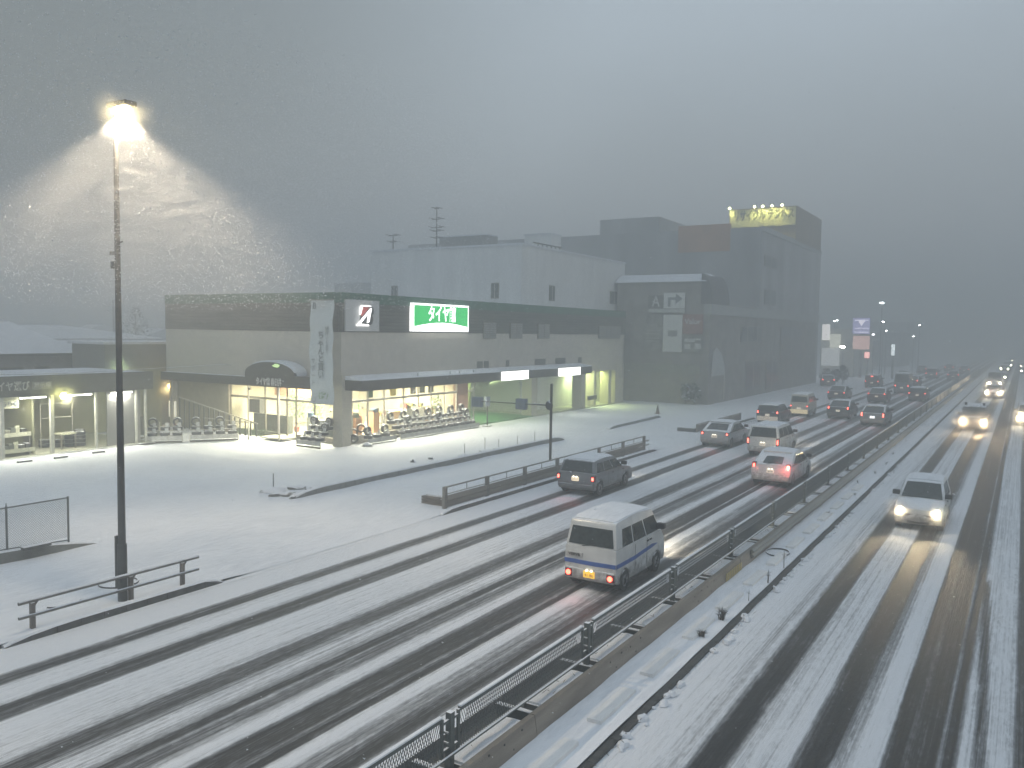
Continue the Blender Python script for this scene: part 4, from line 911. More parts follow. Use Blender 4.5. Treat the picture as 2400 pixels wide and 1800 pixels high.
# ------------------------------------------------------------ low houses in the haze on the left
HW = mat('house_wall', (.26, .26, .25), .85, var=.12); ROOFS = SNOWD; WD = mat('window_dark', (.05, .06, .065), .3, var=.3)
def house(label, x, y, w, d, h, rh, rz=0., gable=False, wins=()):
    o = thing('house', label, 'house', (x, y, 0), rz)
    MB().box(-w/2, w/2, -d/2, d/2, 0, h).build('wall', HW, o); e = .5
    q = MB(); A0 = [(-w/2-e, -d/2-e, h), (w/2+e, -d/2-e, h), (w/2+e, d/2+e, h), (-w/2-e, d/2+e, h)]
    k = 0 if gable else min(w, d)*.42
    r0, r1 = ((0, -d/2-e+k, h+rh), (0, d/2+e-k, h+rh))
    q.poly([A0[0], A0[3], r1, r0]); q.poly([A0[1], r0, r1, A0[2]][::1]); q.poly([A0[0], r0, A0[1]]); q.poly([A0[3], A0[2], r1]); q.poly(A0)
    rf_ = q.build('roof', ROOFS, o)
    MB().box(-w/2-e, w/2+e, -d/2-e, d/2+e, h-.16, h-.005).build('eave', mat('eave_dark', (.12, .12, .12), .7), rf_)
    MB().bar(r0, r1, .3, .14).build('ridge', SNOWD, rf_)
    for (a, z, ww, wh) in wins: 
        f = MB().box(w/2+.003, w/2+.06, a-ww/2, a+ww/2, z, z+wh).build('window', FRAME, o); MB().box(w/2+.06, w/2+.07, a-ww/2+.06, a+ww/2-.06, z+.06, z+wh-.06).build('pane', WD, f)
    return o
e0 = ON(0, 826, 0, -57); tp = ON(206, 823, 0, -57)
house('house with a wide snowy hipped roof behind the left end of the annex', -61.5, tp.y-7.4, 8, 14, e0.z-.1, 2.2, 0, False, [(2.2, 2.9, 1.8, 1.2), (4.4, 2.9, .9, 1.2), (-1, 2.9, 1.6, 1.2)])
house('house with a large snow roof further back at the left edge', -88, 44, 16, 26, 5.6, 1.3)
house('long low house with a flat snowy roof between hipped house and shop', -78, 54, 7, 34, 4.7, .8)
house('dim gabled house far behind, left of the tall lamp post', -120, 74.5, 10, 9, 4.9, 2.2, R_(70), True)
house('dim gabled house far behind, against the left wall of the shop', -124, 88, 10, 9, 4.6, 2.0, R_(70), True)
house('faint house in the haze above the annex letters', -128, 55, 12, 20, 6.5, 2.4)
t = thing('utility_pole', 'faint utility pole with cross arms in the haze left of the lamp post', 'pole', (-100, 64.5, 0)); MB().tube((0, 0, 0), (0, 0, 10.2), .18, .12, 8).build('shaft', HW, t)
for z in (8.6, 9.4): MB().box(-.06, .06, -1.1, 1.1, z, z+.12).build('cross_arm', HW, t)
def tree(label, x, y, h, r, n, seed, m=None, grp=None, trunk=.15):
    rnd = random.Random(seed); o = thing('tree', label, 'tree', (x, y, 0), 0, grp)
    q = MB(); q.tube((0, 0, 0), (0, 0, h*.9), trunk, trunk*.3, 7)
    for _ in range(12):
        z = rnd.uniform(.3, .85)*h; a = rnd.uniform(0, 6.28); q.tube((0, 0, z), (r*.7*math.cos(a), r*.7*math.sin(a), z+r*.5), trunk*.35, trunk*.1, 4, False)
    q.build('trunk', mat('bark', (.06, .055, .05), .9), o); q = MB()
    for _ in range(n):
        z = rnd.uniform(.25, 1.0); rr = r*math.sin(math.pi*min(1, (z-.2)/.85))*rnd.random()**.4; a = rnd.uniform(0, 6.28)
        p = Vector((rr*math.cos(a), rr*math.sin(a), z*h)); s = rnd.uniform(.12, .3)
        d1, d2 = (Vector((rnd.uniform(-1, 1), rnd.uniform(-1, 1), rnd.uniform(-1, 1))).normalized()*s for _ in range(2)); q.poly([p, p+d1, p+d1+d2, p+d2])
    q.build('crown', m or mat('evergreen', (.05, .07, .045), .8, var=.4, scale=3, snow=.6), o); return o
tree('faint bare tree in the haze just right of the tall lamp post', -105, 71, 9.5, 2.2, 420, 3)

# ------------------------------------------------------------ white block behind the shop
WH = mat('white_block', (.66, .67, .66), .85, var=.09, scale=1.2, stretch=(1, 1, .12), bump=.05)
wb = thing('white_block_building', 'tall plain pale building rising behind the tyre shop roof', 'building')
MB().box(-53.2, -36.5, 60.6, 81.8, 0, 14.25).build('wall', WH, wb)
MB().box(-53.3, -36.4, 60.5, 81.9, 14.25, 14.42).build('parapet_snow', SNOWD, wb)
def win(par, ax, v, px0, py0, px1, py1, m=None, depth=.08, mull=True):
    a, b_ = ON(px0, py0, ax, v), ON(px1, py1, ax, v); z0, z1 = min(a.z, b_.z), max(a.z, b_.z); k = 1-ax
    u0, u1 = min(a[k], b_[k]), max(a[k], b_[k])
    bx = lambda u0, u1, z0, z1, o0, o1: (MB().box(v+o0, v+o1, u0, u1, z0, z1) if ax == 0 else MB().box(u0, u1, v-o1, v-o0, z0, z1))
    f = bx(u0, u1, z0, z1, .003, depth).build('window', FRAME if m is None else m, par)
    bx(u0+.07, u1-.07, z0+.07, z1-.07, depth, depth+.012).build('pane', WD, f)
    if mull: bx((u0+u1)/2-.03, (u0+u1)/2+.03, z0+.07, z1-.07, depth+.012, depth+.03).build('mullion', FRAMEL, f)
    return f
r4 = lambda x, y: (1080+x/3.19, 480+y/3.19)
win(wb, 1, 60.6, *r4(230, 585), *r4(285, 700)); win(wb, 0, -36.5, *r4(660, 602), *r4(697, 720)); win(wb, 0, -36.5, *r4(1115, 645), *r4(1172, 745))
win(wb, 1, 60.6, 918, 670, 932, 694)
hatch_p = ON(1255, 576, 0, -38)
t = thing('roof_rail', 'dark low rail lying along the edge of the pale building roof', 'rail', (-37.2, 64.5, 14.42)); 
for k in range(6): MB().box(-.04, .04, k*.8, k*.8+.08, 0, .42).build('rail_post', DARK, t)
MB().box(-.05, .05, -.8, 4.4, .32, .42).build('top_bar', DARK, t); MB().box(-.03, .03, -2.6, -.8, .1, .16).build('bottom_bar', DARK, t)
bxs = thing('rooftop_box', 'grey rooftop plant box behind the antenna on the pale building', 'plant box', (-44, 62, 14.42)); 
pA, pB = ON(1030, 557, 1, 66), ON(1140, 557, 1, 66)
bxs.location = ((pA.x+pB.x)/2, 67, 14.42); w_ = (pB.x-pA.x)/2; MB().box(-w_, w_, -1, 1, 0, pA.z-14.42).build('casing', HW, bxs); MB().box(-w_-.05, w_+.05, -1.05, 1.05, pA.z-14.42, pA.z-14.3).build('lid_snow', SNOWD, bxs)
pA, pB = ON(1230, 552, 1, 72), ON(1292, 552, 1, 72)
bx2 = thing('rooftop_box', 'pale rooftop hut behind the dark roof rail', 'roof hut', ((pA.x+pB.x)/2, 73, 14.42)); w_ = (pB.x-pA.x)/2; MB().box(-w_, w_, -1, 1, 0, pA.z-14.42).build('casing', WH, bx2); MB().box(-w_-.08, w_+.08, -1.08, 1.08, pA.z-14.42, pA.z-14.3).build('lid_snow', SNOWD, bx2)
def antenna(label, x, y, z, h, arms):
    t = thing('antenna_mast', label, 'antenna', (x, y, z)); MB().tube((0, 0, 0), (0, 0, h), .07, .04, 6).build('mast', DARK, t)
    for zz, w_ in arms: MB().box(-w_/2, w_/2, -.03, .03, zz*h, zz*h+.07).build('aerial', DARK, t); 
    for zz, w_ in arms:
        for s in (-.5, .5): MB().box(s*w_-.03, s*w_+.03, -.5, .5, zz*h+.08, zz*h+.13).build('aerial_rod', DARK, t)
am = ON(1023, 583, 1, 62); at = ON(1023, 485, 1, 62)
antenna('tall antenna mast with cross aerials on the pale building roof', am.x, 62, 14.42, at.z-14.42, [(.95, .5), (.7, 1.0), (.5, 1.2), (.42, .9), (.25, .7)])
am = ON(889, 612, 1, 60); at = ON(889, 577, 1, 60)
antenna('small faint antenna at the left corner of the pale building', am.x+.4, 61.5, 14.42, 1.5, [(.9, 1.0), (.5, .7)])

# ------------------------------------------------------------ dark shop beyond the car park with billboards
NB = mat('neighbour_wall', (.25, .24, .22), .85, var=.2, scale=.8); NBL = mat('neighbour_low', (.26, .25, .2), .85, var=.2, scale=1.2)
nb = thing('billboard_building', 'dark two-storey building with billboards facing the car park', 'building')
MB().box(-36.2, -26.9, 79.4, 85, 0, 12.1).build('wall', NB, nb)
MB().rings([[(-36.4, y, 12.1), (-26.7, y, 12.1), (-26.9, y, z), (-36.4, y, z)] for y, z in ((79.1, 12.15), (80.6, 12.95), (85, 12.6))]).build('roof_snow', SNOWD, nb)
MB().box(-36.0, -27.6, 79.2, 79.4, 0, 3.0).build('wall', NBL, nb); MB().box(-36.0, -27.2, 79.25, 79.4, 3.0, 3.9).build('wall_band', mat('band_olive', (.24, .25, .2), .85), nb)
MB().box(-26.9, -26.3, 79.4, 128, 0, 8.9).build('wall', NB, nb); MB().box(-26.9, -26.1, 79.3, 128.9, 8.9, 9.9).build('wall_band', mat('band_grey', (.33, .34, .33), .85, var=.06), nb)

r5 = lambda x, y: (1450+x/3.19, 460+y/3.19)
def board(label, x0, y0, x1, y1, m, cat='sign', th=.1, name='wall_sign', grp=None):
    a, b_ = ON(*r5(x0, y0), 1, 79.2), ON(*r5(x1, y1), 1, 79.2); t = thing(name, label, cat, (a.x, 79.2, b_.z), 0, grp)
    MB().box(0, b_.x-a.x, -th, -.003, 0, a.z-b_.z).build('panel', m, t); return t, b_.x-a.x, a.z-b_.z
PALE = mat('board_pale', (.62, .63, .60), .7, var=.06); PD = mat('board_dim', (.22, .22, .2), .7, var=.4, scale=1.3); PRED = mat('board_red', (.26, .13, .11), .7, var=.2)
t, w_, h_ = board('white board with a dark right-turn arrow on the billboard building', 340, 722, 495, 838, PALE)
MB().prism([(w_*u, -.101, h_*v) for u, v in ((.22,.1),(.34,.1),(.34,.54),(.58,.54),(.58,.3),(.9,.62),(.58,.94),(.58,.7),(.22,.7))], (0, -.03, 0)).build('arrow', INK, t)
t, w_, h_ = board('dark square board with a pale slanted letter left of the arrow board', 225, 742, 338, 838, mat('board_dark', (.13, .13, .12), .7, var=.3))
text('A', 1.5, (w_*.5, -.11, h_*.5), '-y', mat('letter_mid', (.5, .5, .48), .6), t, bold=.02, sx=.8)
t, w_, h_ = board('thin pale strip board under the arrow board', 225, 842, 495, 870, mat('board_mid', (.45, .46, .44), .7, var=.1))
t, w_, h_ = board('tall blank white billboard with a small dark mark in the middle', 338, 886, 472, 1166, PALE)
MB().box(w_*.25, w_*.75, -.11, -.101, h_*.42, h_*.58).build('mark', mat('mark_grey', (.25, .25, .24), .7), t)
t, w_, h_ = board('dim reddish billboard with pale script lettering', 482, 882, 630, 1030, PRED)
text('Valor', .75, (w_*.5, -.11, h_*.62), '-y', mat('letter_mid', (0,0,0)), t, bold=.01)
t, w_, h_ = board('dim dark billboard with pale patches under the reddish one', 482, 1040, 630, 1162, PD)
for u, v, a, b_ in ((.1,.6,.5,.2),(.55,.7,.35,.12),(.1,.15,.3,.3),(.6,.15,.3,.35)): MB().box(w_*u, w_*(u+a), -.11, -.101, h_*v, h_*(v+b_)).build('patch', mat('letter_mid', (0,0,0)), t)
t, w_, h_ = board('tall dim billboard with faint lines of text at the left end of the building', 188, 882, 330, 1155, PD)
for v in (.25, .33, .45, .55): MB().box(w_*.1, w_*.85, -.11, -.101, h_*v, h_*(v+.025)).build('text_line', mat('letter_dim', (.34, .34, .32), .7), t)
text('店舗', .6, (w_*.45, -.11, h_*.66), '-y', mat('letter_dim', (0,0,0)), t)
win(nb, 0, -26.3, *r5(912, 972), *r5(1000, 1090), m=LOUV); win(nb, 0, -26.3, *r5(1005, 972), *r5(1060, 1090), m=LOUV)
win(nb, 0, -26.3, *r5(1210, 975), *r5(1360, 1230)); win(nb, 0, -26.3, *r5(950, 1232), *r5(1050, 1440), m=LOUV)
win(nb, 0, -26.3, *r5(1100, 1240), *r5(1180, 1430))
a, b_ = ON(*r5(692, 1130), 0, -26.25), ON(*r5(785, 1335), 0, -26.25)
t = thing('flag_banner', 'pale leaf-shaped flag banner on the roadside wall of the dark building', 'banner', (-26.2, a.y, b_.z)); H_ = a.z-b_.z; D_ = b_.y-a.y
MB().prism([(0, D_*u, H_*v) for u, v in ((0,0),(1,0),(1,.3),(.75,.75),(.35,1),(.1,.85))], (.04, 0, 0)).build('cloth', mat('flag_pale', (.42, .43, .42), .8, var=.1), t)
MB().tube((.02, D_, -2.6), (.02, D_, H_*.3), .04, seg=6).build('pole', FRAMEL, t)
for i, (x, y) in enumerate([(-28.2, 79.0), (-27.4, 79.1)]): tree('dark shrub against the end wall of the billboard building', x, 78.6, 2.0, .6, 150, 20+i, None, 'shrubs at the end wall of the billboard building', .05)
# rounded dark end of its upper storey, over the roadside wall
MB().rings([[(-27.2+1.1*math.sin(t_), y, 9.9+3.0*math.cos(t_)) for t_ in [math.pi/2*k/8 for k in range(9)]] + [(-27.2, y, 9.9)] for y in (79.25, 84.9)]).build('curved_end', mat('curved_dark', (.1, .1, .105), .7), nb)
MB().box(-27.5, -26.9, 85, 128, 0, 8.8).build('wall', NB, nb)

# ------------------------------------------------------------ tall grey building with the lit roof sign
BG = mat('tall_wall', (.31, .315, .32), .85, var=.22, scale=.35, stretch=(1, 1, .25))
tbd = thing('tall_building', 'tall grey stepped building fading into the snow haze with a lit roof sign box', 'building')
TY_ = 97.0
zt1 = ON(1700, 528, 1, TY_).z; zt2 = ON(1590, 531, 1, TY_).z
oL, oR = ON(*r5(450, 225), 1, TY_), ON(*r5(832, 408), 1, TY_)
MB().box(-78, -26.35, TY_, 129.5, 0, 19.3).build('wall', BG, tbd)
MB().box(-78, min(oR.x, -27), TY_+.3, 129, 19.3, oL.z-.5).build('upper_wall', BG, tbd)
pA, pB = ON(1407, 516, 1, 104), ON(1478, 516, 1, 104)
MB().box(pA.x, pB.x+4, 104, 122, 19.3, pA.z).build('penthouse', BG, tbd)
MB().box(oL.x, oR.x, TY_-.12, TY_+.25, oR.z, oL.z).build('orange_panel', mat('panel_dull_orange', (.40, .22, .13), .8, var=.15, scale=.5), tbd)
MB().box(-26.35, -26.2, TY_, 129.5, 18.9, 19.5).build('parapet', mat('band_grey', (0,0,0)), tbd)
r5w = lambda a, b_, c, d: win(tbd, 0, -26.35, *r5(a, b_), *r5(c, d))
r5w(1090, 440, 1180, 545); r5w(1090, 695, 1170, 820)
MB().box(-35.1, -26.2, 113.0, 128.4, 19.3, 23.9).build('sign_box', mat('sign_box_brown', (.20, .15, .09), .8, var=.15, scale=.4), tbd)
rs_ = thing('roof_sign', 'floodlit yellow roof sign with dark katakana letters on the tall building', 'sign', (-35.0, 112.9, 0))
wR = 8.7
MB().box(0, wR, -.15, 0, 21.4, 23.75).build('sign_face', mat('roof_sign_yellow', (.62, .60, .28), .7, var=.08), rs_)
text('リサイクル テンポス', 1.55, (wR*.52, -.17, 22.85), '-y', mat('letter_olive', (.03, .035, .015), .7), rs_, bold=.035, sx=.56)
for x in (.15, 3.5, 4.6, 5.8, 7.1):
    t = thing('sign_floodlight', 'small floodlight over the top edge of the roof sign', 'floodlight', (-35+x, 112.1, 23.95), 0, 'floodlights above the roof sign')
    MB().blob((0, 0, 0), (.16, .16, .14), 2, .05).build('lens', glow('flood_lens', (1, .98, .55), 30), t, smooth=True); MB().bar((0, 0, .05), (0, .75, -.1), .06).build('arm', DARK, t)
    lamp('SPOT', (0, 0, -.12), 520, (1, .95, .45), .1, t, (0, .55, -2.0), R_(140), .6)
for x, y, w_, d_, h_, lab in ((-95, 118, 22, 14, 15, 'faint flat-roofed block in the haze behind the pale building'),):
    o = thing('far_block', lab, 'building', (x, y, 0)); MB().box(-w_/2, w_/2, -d_/2, d_/2, 0, h_).build('wall', BG, o); MB().box(-w_/2, w_/2, -d_/2, d_/2, h_, h_+.2).build('roof_snow', SNOWD, o)

# ------------------------------------------------------------ street lamp with its cone of light
LPX, LPY = -18.95, 12.35
sl = thing('street_lamp', 'very tall slender street lamp post with a glowing head at its top', 'street lamp', (LPX, LPY, 0))
POLE = mat('pole_grey', (.085, .088, .088), .5, .3, var=.35, scale=3, stretch=(1, 1, .6))
MB().tube((0, 0, -.1), (0, 0, 12.2), .098, .055, 16).build('shaft', POLE, sl, smooth=True)
MB().tube((0, 0, -.1), (0, 0, 1.55), .118, .116, 16).build('base_sleeve', POLE, sl, smooth=True)
MB().box(-.17, -.1, -.09, .09, .45, 1.75).build('service_door', POLE, sl)
MB().box(-.2, -.06, -.06, .06, 8.38, 8.55).build('junction_box', POLE, sl); MB().box(-.28, -.05, -.03, .03, 8.72, 8.8).build('bracket', POLE, sl); MB().tube((.05, 0, 9.0), (.2, 0, 9.02), .018, seg=6).build('bracket', POLE, sl)
MB().box(-.12, .62, -.16, .16, 12.2, 12.33).build('lamp_head', POLE, sl, bevel=.03)
MB().blob((.30, 0, 12.16), (.22, .15, .1), 2, .02).build('lens', glow('street_lamp_lens', (1, .86, .5), 90), sl, smooth=True)
sp_ = lamp('SPOT', (.30, 0, 12.02), 9500, (1, .82, .60), .09, sl, (.9, .1, 0), R_(118), .55)
# the lantern's optics throw most light sideways and little straight down (batwing distribution)
ld = sp_.data; ld.use_nodes = True; ln_ = ld.node_tree; em = ln_.nodes.get('Emission'); tcl = ln_.nodes.new('ShaderNodeTexCoord'); sz = ln_.nodes.new('ShaderNodeSeparateXYZ')
ln_.links.new(tcl.outputs['Normal'], sz.inputs[0]); ab = ln_.nodes.new('ShaderNodeMath'); ab.operation = 'ABSOLUTE'; ln_.links.new(sz.outputs[2], ab.inputs[0])
mr_ = ln_.nodes.new('ShaderNodeMapRange'); mr_.interpolation_type = 'SMOOTHSTEP'; ln_.links.new(ab.outputs[0], mr_.inputs['Value'])
mr_.inputs['From Min'].default_value = .98; mr_.inputs['From Max'].default_value = .60; mr_.inputs['To Min'].default_value = .17; mr_.inputs['To Max'].default_value = 1.0
ln_.links.new(mr_.outputs[0], em.inputs['Strength'])
lamp('POINT', (.30, -.02, 12.0), 130, (1, .76, .36), .1, sl)
mist('halo_mist', (.33, 0, 12.08), .8, .8, sl, label='mist added for a glow halo round the head of the tall street lamp')

gust('snow_veil', (LPX+1.2, LPY+.3, 8.9), (6.4, 5, 3.6), .10, 'ragged snow veil added to break up the light below the tall street lamp')  # local snow volume added to make the lamp's light cone ragged

# ------------------------------------------------------------ railing, chain-link fence, guard fences
PIPE = mat('pipe_grey', (.17, .165, .155), .5, .4, var=.2, scale=5, snow=.7)
rl = thing('pipe_railing', 'double pipe railing with three brown-grey posts in front of the lamp post', 'railing')
ty = [10.05, 12.48, 13.98]
def px_on(px, py): return ON(px, py, 0, -18.8)
for y in ty:
    MB().box(-18.86, -18.76, y-.045, y+.045, -.05, .72).build('post', mat('post_brownish', (.16, .14, .125), .6, .1, var=.25, scale=4, snow=.3), rl); MB().bar((-18.81, y, .62), (-18.81, y+.12, .78), .06).build('bracket', PIPE, rl)
for z in (.78, .45): MB().tube((-18.76, 9.72, z), (-18.76, 14.45, z), .038, seg=10).build('rail', PIPE, rl, smooth=True)
sn = MB(); sn.rings([[(-18.79, y, .812), (-18.73, y, .812), (-18.745, y, .835+.01*mnoise.noise(Vector((y*3, 0, 0)))), (-18.775, y, .835)] for y in lin(9.72, 14.45, 30)]); sn.build('rail_snow', SNOW, rl, smooth=True)

WALLC = mat('wall_concrete_dark', (.17, .175, .165), .8, var=.2, scale=2, snow=.8)
q = MB(); q.rings([[(-24.75, y, -.1), (-24.75, y, h), (-25.0, y, h), (-25.0, y, -.1)] for y, h in ((6, .62), (12.2, .42), (13.6, .36), (14.6, .22), (15.35, .08))])
lw = thing('retaining_wall', 'low sloping concrete wall end under the chain-link fence at the left edge', 'wall'); q.build('wall_body', WALLC, lw)
q = MB(); q.rings([[(-24.77, y, h-.01), (-24.79, y, h+.05), (-25.0, y, h+.06), (-25.0, y, h-.01)] for y, h in ((6, .62), (12.2, .42), (13.6, .36), (14.6, .22), (15.2, .1))]); q.build('wall_snow', SNOW, lw)
cf = thing('chain_link_fence', 'chain-link fence with round posts on the low wall at the left edge', 'fence')
CH_ = mat('fence_pipe', (.15, .16, .155), .45, .5, var=.2)
for y, h in ((8.9, .5), (10.75, .47), (12.6, .40), (14.42, .24)):
    MB().tube((-24.85, y, h-.1), (-24.85, y, 1.72), .032, seg=8).build('post', CH_, cf, smooth=True)
    if y == 12.6: MB().tube((-24.85, y, 1.7), (-24.85, y, 1.82), .02, .01, 6).build('post_cap', CH_, cf)
MB().tube((-24.85, 8.9, 1.68), (-24.85, 14.42, 1.68), .022, seg=8).build('top_rail', CH_, cf); MB().bar((-24.85, 8.9, .55), (-24.85, 12.6, .47), .03).bar((-24.85, 12.6, .47), (-24.85, 14.42, .36), .03).build('bottom_rail', CH_, cf)
q = MB(); st = .075
y = 8.9-1.2
while y < 14.42:
    for s in (1, -1):
        pts_ = []
        y0_, y1_ = (y, y+1.2) if s > 0 else (y+1.2, y); 
        a = Vector((-24.85, y0_, .45)); b2_ = Vector((-24.85, y1_, 1.66)); lo_, hi_ = 8.95, 14.38
        d = b2_-a; t0, t1 = 0., 1.
        for bd, sg in ((lo_, 1), (hi_, -1)):
            ta = (bd-a.y)/d.y
            if sg*d.y > 0: t0 = max(t0, ta)
            else: t1 = min(t1, ta)
        if t1 > t0+.02: q.bar(a+d*t0, a+d*t1, .006, .006, up=Vector((1, 0, 0)))
    y += st
o = q.build('wire_mesh', mat('wire_grey', (.22, .235, .23), .5, .4), cf); o['kind'] = 'stuff'
pl_ = MB().box(-24.95, -24.6, 12.95, 13.75, .38, .46).build('plank', KERB); tag(pl_, 'short plank lying on the low wall behind the chain-link fence', 'plank')

def guard(label, x, ys, y0, y1, z1=.9):
    g_ = thing('guard_fence', label, 'guard fence')
    for i, y in enumerate(ys):
        MB().box(x-.06, x+.06, y-.09, y+.09, -.05, z1).build('post', mat('guard_post', (.20, .195, .18), .5, .3, var=.2), g_)
    for a, b_ in zip(ys, ys[1:]):
        MB().box(x-.02, x+.03, a+.09, b_-.09, z1-.05, z1).build('top_rail', mat('guard_rail_metal', (.27, .265, .25), .45, .4, var=.15), g_)
        MB().box(x-.015, x+.02, a+.09, b_-.09, z1-.32, z1-.29).build('mid_rail', mat('guard_rail_metal', (0,0,0)), g_)
        MB().box(x-.01, x+.01, (a+b_)/2-.02, (a+b_)/2+.02, z1-.29, z1-.05).build('baluster', mat('guard_rail_metal', (0,0,0)), g_)
        for k in range(2): MB().box(x+.035, x+.07, a+.09, b_-.09, .10+.24*k, .31+.24*k).build('guard_plank', mat('guard_plank', (.23, .215, .19), .6, .1, var=.25, scale=1.5, stretch=(1, .2, 3)), g_)
    return g_
gy = [ON(980+u/3.814, 860+v/3.814, 0, -19.0).y for u, v in ((240, 1075), (617, 990), (955, 890), (1245, 815), (1618, 730), (1832, 670), (2020, 640))]
gf = guard('long guard fence with weathered planks beside the grey estate car', -19.0, gy, 26, 46, .9)
for z in (.3, .55): MB().box(-19.0, -18.95, gy[-1], gy[-1]+.7, z, z+.06).build('end_rail', mat('guard_rail_metal', (0,0,0)), gf)
pb = thing('planter_box', 'long narrow concrete planter full of snow behind the guard fence', 'planter')
MB().box(-20.3, -19.15, 26.3, 45.5, -.05, .36).build('box', mat('planter_brown', (.16, .14, .12), .7, var=.3, stretch=(1, 1, 6)), pb); MB().box(-20.22, -19.22, 26.38, 45.4, .36, .42).build('snow_fill', SNOW, pb)
for z in (.05, .16, .27): MB().box(-20.33, -19.12, 26.24, 26.3, z, z+.085).build('end_plank', mat('planter_brown', (0,0,0)), pb)
g2 = guard('short low guard fence on the island by the silver hatchback', -19.5, [56.8, 59.4, 62, 64.6, 67.2], 56, 68, .62)
pb = thing('planter_box', 'dark low planter end on the island by the silver hatchback', 'planter'); MB().box(-20.9, -19.6, 56.6, 67, -.05, .3).build('box', KERB, pb); MB().box(-20.85, -19.65, 56.7, 66.9, .3, .36).build('snow_fill', SNOW, pb)
# marker sticks
for i, (px, py, h) in enumerate(((415, 797, .5), (597, 757, .62), (720, 737, .42), (886, 703, .4), (1042, 668, .48))):
    g_ = GP(980+px/3.814, 860+py/3.814)
    t = thing('marker_stick', ['marker stick nearest the camera of the five along the far half of the kerb', 'tallest marker stick of the five along the long kerb', 'middle marker stick of the five along the long kerb', 'thin marker stick without visible base, next but one to the kerb end', 'thin marker stick closest to the far end of the long kerb'][i], 'marker', (g_.x, g_.y, 0), 0, 'marker sticks along the long kerb')
    MB().tube((0, 0, .05), (0, 0, h+.2), .018, seg=6).build('stick', POLE, t)
    if i < 3: MB().blob((0, 0, .03), (.36, .42, .12), i, .15, lo=0).build('base', mat('rubber_base', (.16, .16, .155), .8, snow=1.0), t, smooth=True)
g_ = GP(640.7, 1151.8)
t = thing('marker_stick', 'marker stick in a snow-covered base at the near end of the long kerb', 'marker', (g_.x, g_.y, 0)); MB().tube((0, 0, .05), (0, 0, .78), .022, seg=6).build('stick', POLE, t); MB().blob((0, 0, .03), (.5, .55, .16), 9, .2, lo=0).build('base', mat('rubber_base', (0,0,0)), t, smooth=True)
for i, (px, py, rx, ry, rz_) in enumerate(((697, 1147, .2, .42, 0), (676, 1164, .16, .45, -10), (724, 1148, .2, .16, 0), (650, 1163, .14, .4, 15), (685, 1170, .12, .14, 0), (968, 1085, .12, .15, 0), (1010, 1077, .14, .14, 0))):
    g_ = GP(px, py); o = MB().blob((0, 0, .05), (rx, ry, .13), i+30, .25, lo=-.2).build('rubble_stone', mat('rubble', (.12, .12, .115), .8, var=.3, snow=1.1), smooth=True); o.location = (g_.x, g_.y, 0); o.rotation_euler.z = R_(rz_-40)
    tag(o, ['longest rubble stone in the pile at the near end of the long kerb', 'slanting rubble stone touching the kerb nose', 'small cubic rubble stone on the kerb end', 'rubble stone furthest left in the pile', 'smallest rubble stone below the pile', 'small stone lying by the middle of the long kerb', 'small stone lying by the long kerb before the first marker stick'][i], 'stone')
g_ = GP(1525.4, 974); t = thing('traffic_cone', 'dark traffic cone standing on the kerb island', 'cone', (g_.x+.6, g_.y, .2)); MB().tube((0, 0, .03), (0, 0, .75), .17, .03, 12).build('cone_body', mat('cone_dull', (.16, .11, .09), .6), t, smooth=True); MB().box(-.2, .2, -.2, .2, 0, .04).build('base_plate', mat('cone_dull', (0,0,0)), t)
# pedestrian signal mast
pm = thing('signal_mast', 'dark signal mast with a side arm carrying two boxes behind the guard fence', 'mast', (-21.45, 38.9, 0))
MB().tube((0, 0, -.1), (0, 0, 4.22), .075, .07, 12).build('shaft', DARK, pm, smooth=True)
MB().tube((0, 0, 3.06), (-4.9, 0, 3.02), .045, .035, 8).build('arm', DARK, pm); MB().blob((-.12, 0, 3.05), (.24, .13, .26), 2, .1).build('clamp', DARK, pm)
BXM = mat('signal_box', (.20, .23, .27), .5, .1, var=.1)
for x0, x1, z0, z1, pic in ((-2.15, -1.55, 2.72, 3.32, 0), (-5.05, -4.45, 2.70, 3.25, 1)):
    b_ = MB().box(x0, x1, -.16, .16, z0, z1).build('sign_box', BXM, pm, bevel=.02)
    xm_, zm_ = (x0+x1)/2, (z0+z1)/2
    if pic == 0: MB().tube((xm_, -.17, zm_+.12), (xm_, -.18, zm_+.12), .05, seg=10).box(xm_-.05, xm_+.05, -.18, -.17, zm_-.06, zm_+.06).box(xm_-.06, xm_-.02, -.18, -.17, zm_-.2, zm_-.06).box(xm_+.02, xm_+.08, -.18, -.17, zm_-.18, zm_-.06).build('pictogram', INK, b_)
    else: MB().box(xm_-.12, xm_-.07, -.18, -.17, zm_-.18, zm_+.16).box(xm_+.05, xm_+.1, -.18, -.17, zm_-.18, zm_+.16).build('pictogram', INK, b_)
ip = ON(1112, 985, 1, 50); 
t = thing('sign_post', 'short dark post with a stand at the right end of the window rack', 'post', (-33.2, 50.6, 0)); MB().tube((0, 0, 0), (0, 0, 2.2), .05, seg=8).build('post', DARK, t); MB().box(-.25, .25, -.3, .3, 0, .08).build('base', DARK, t); MB().box(-.05, .05, -.28, .28, 1.5, 2.2).build('plate', BXM, t)

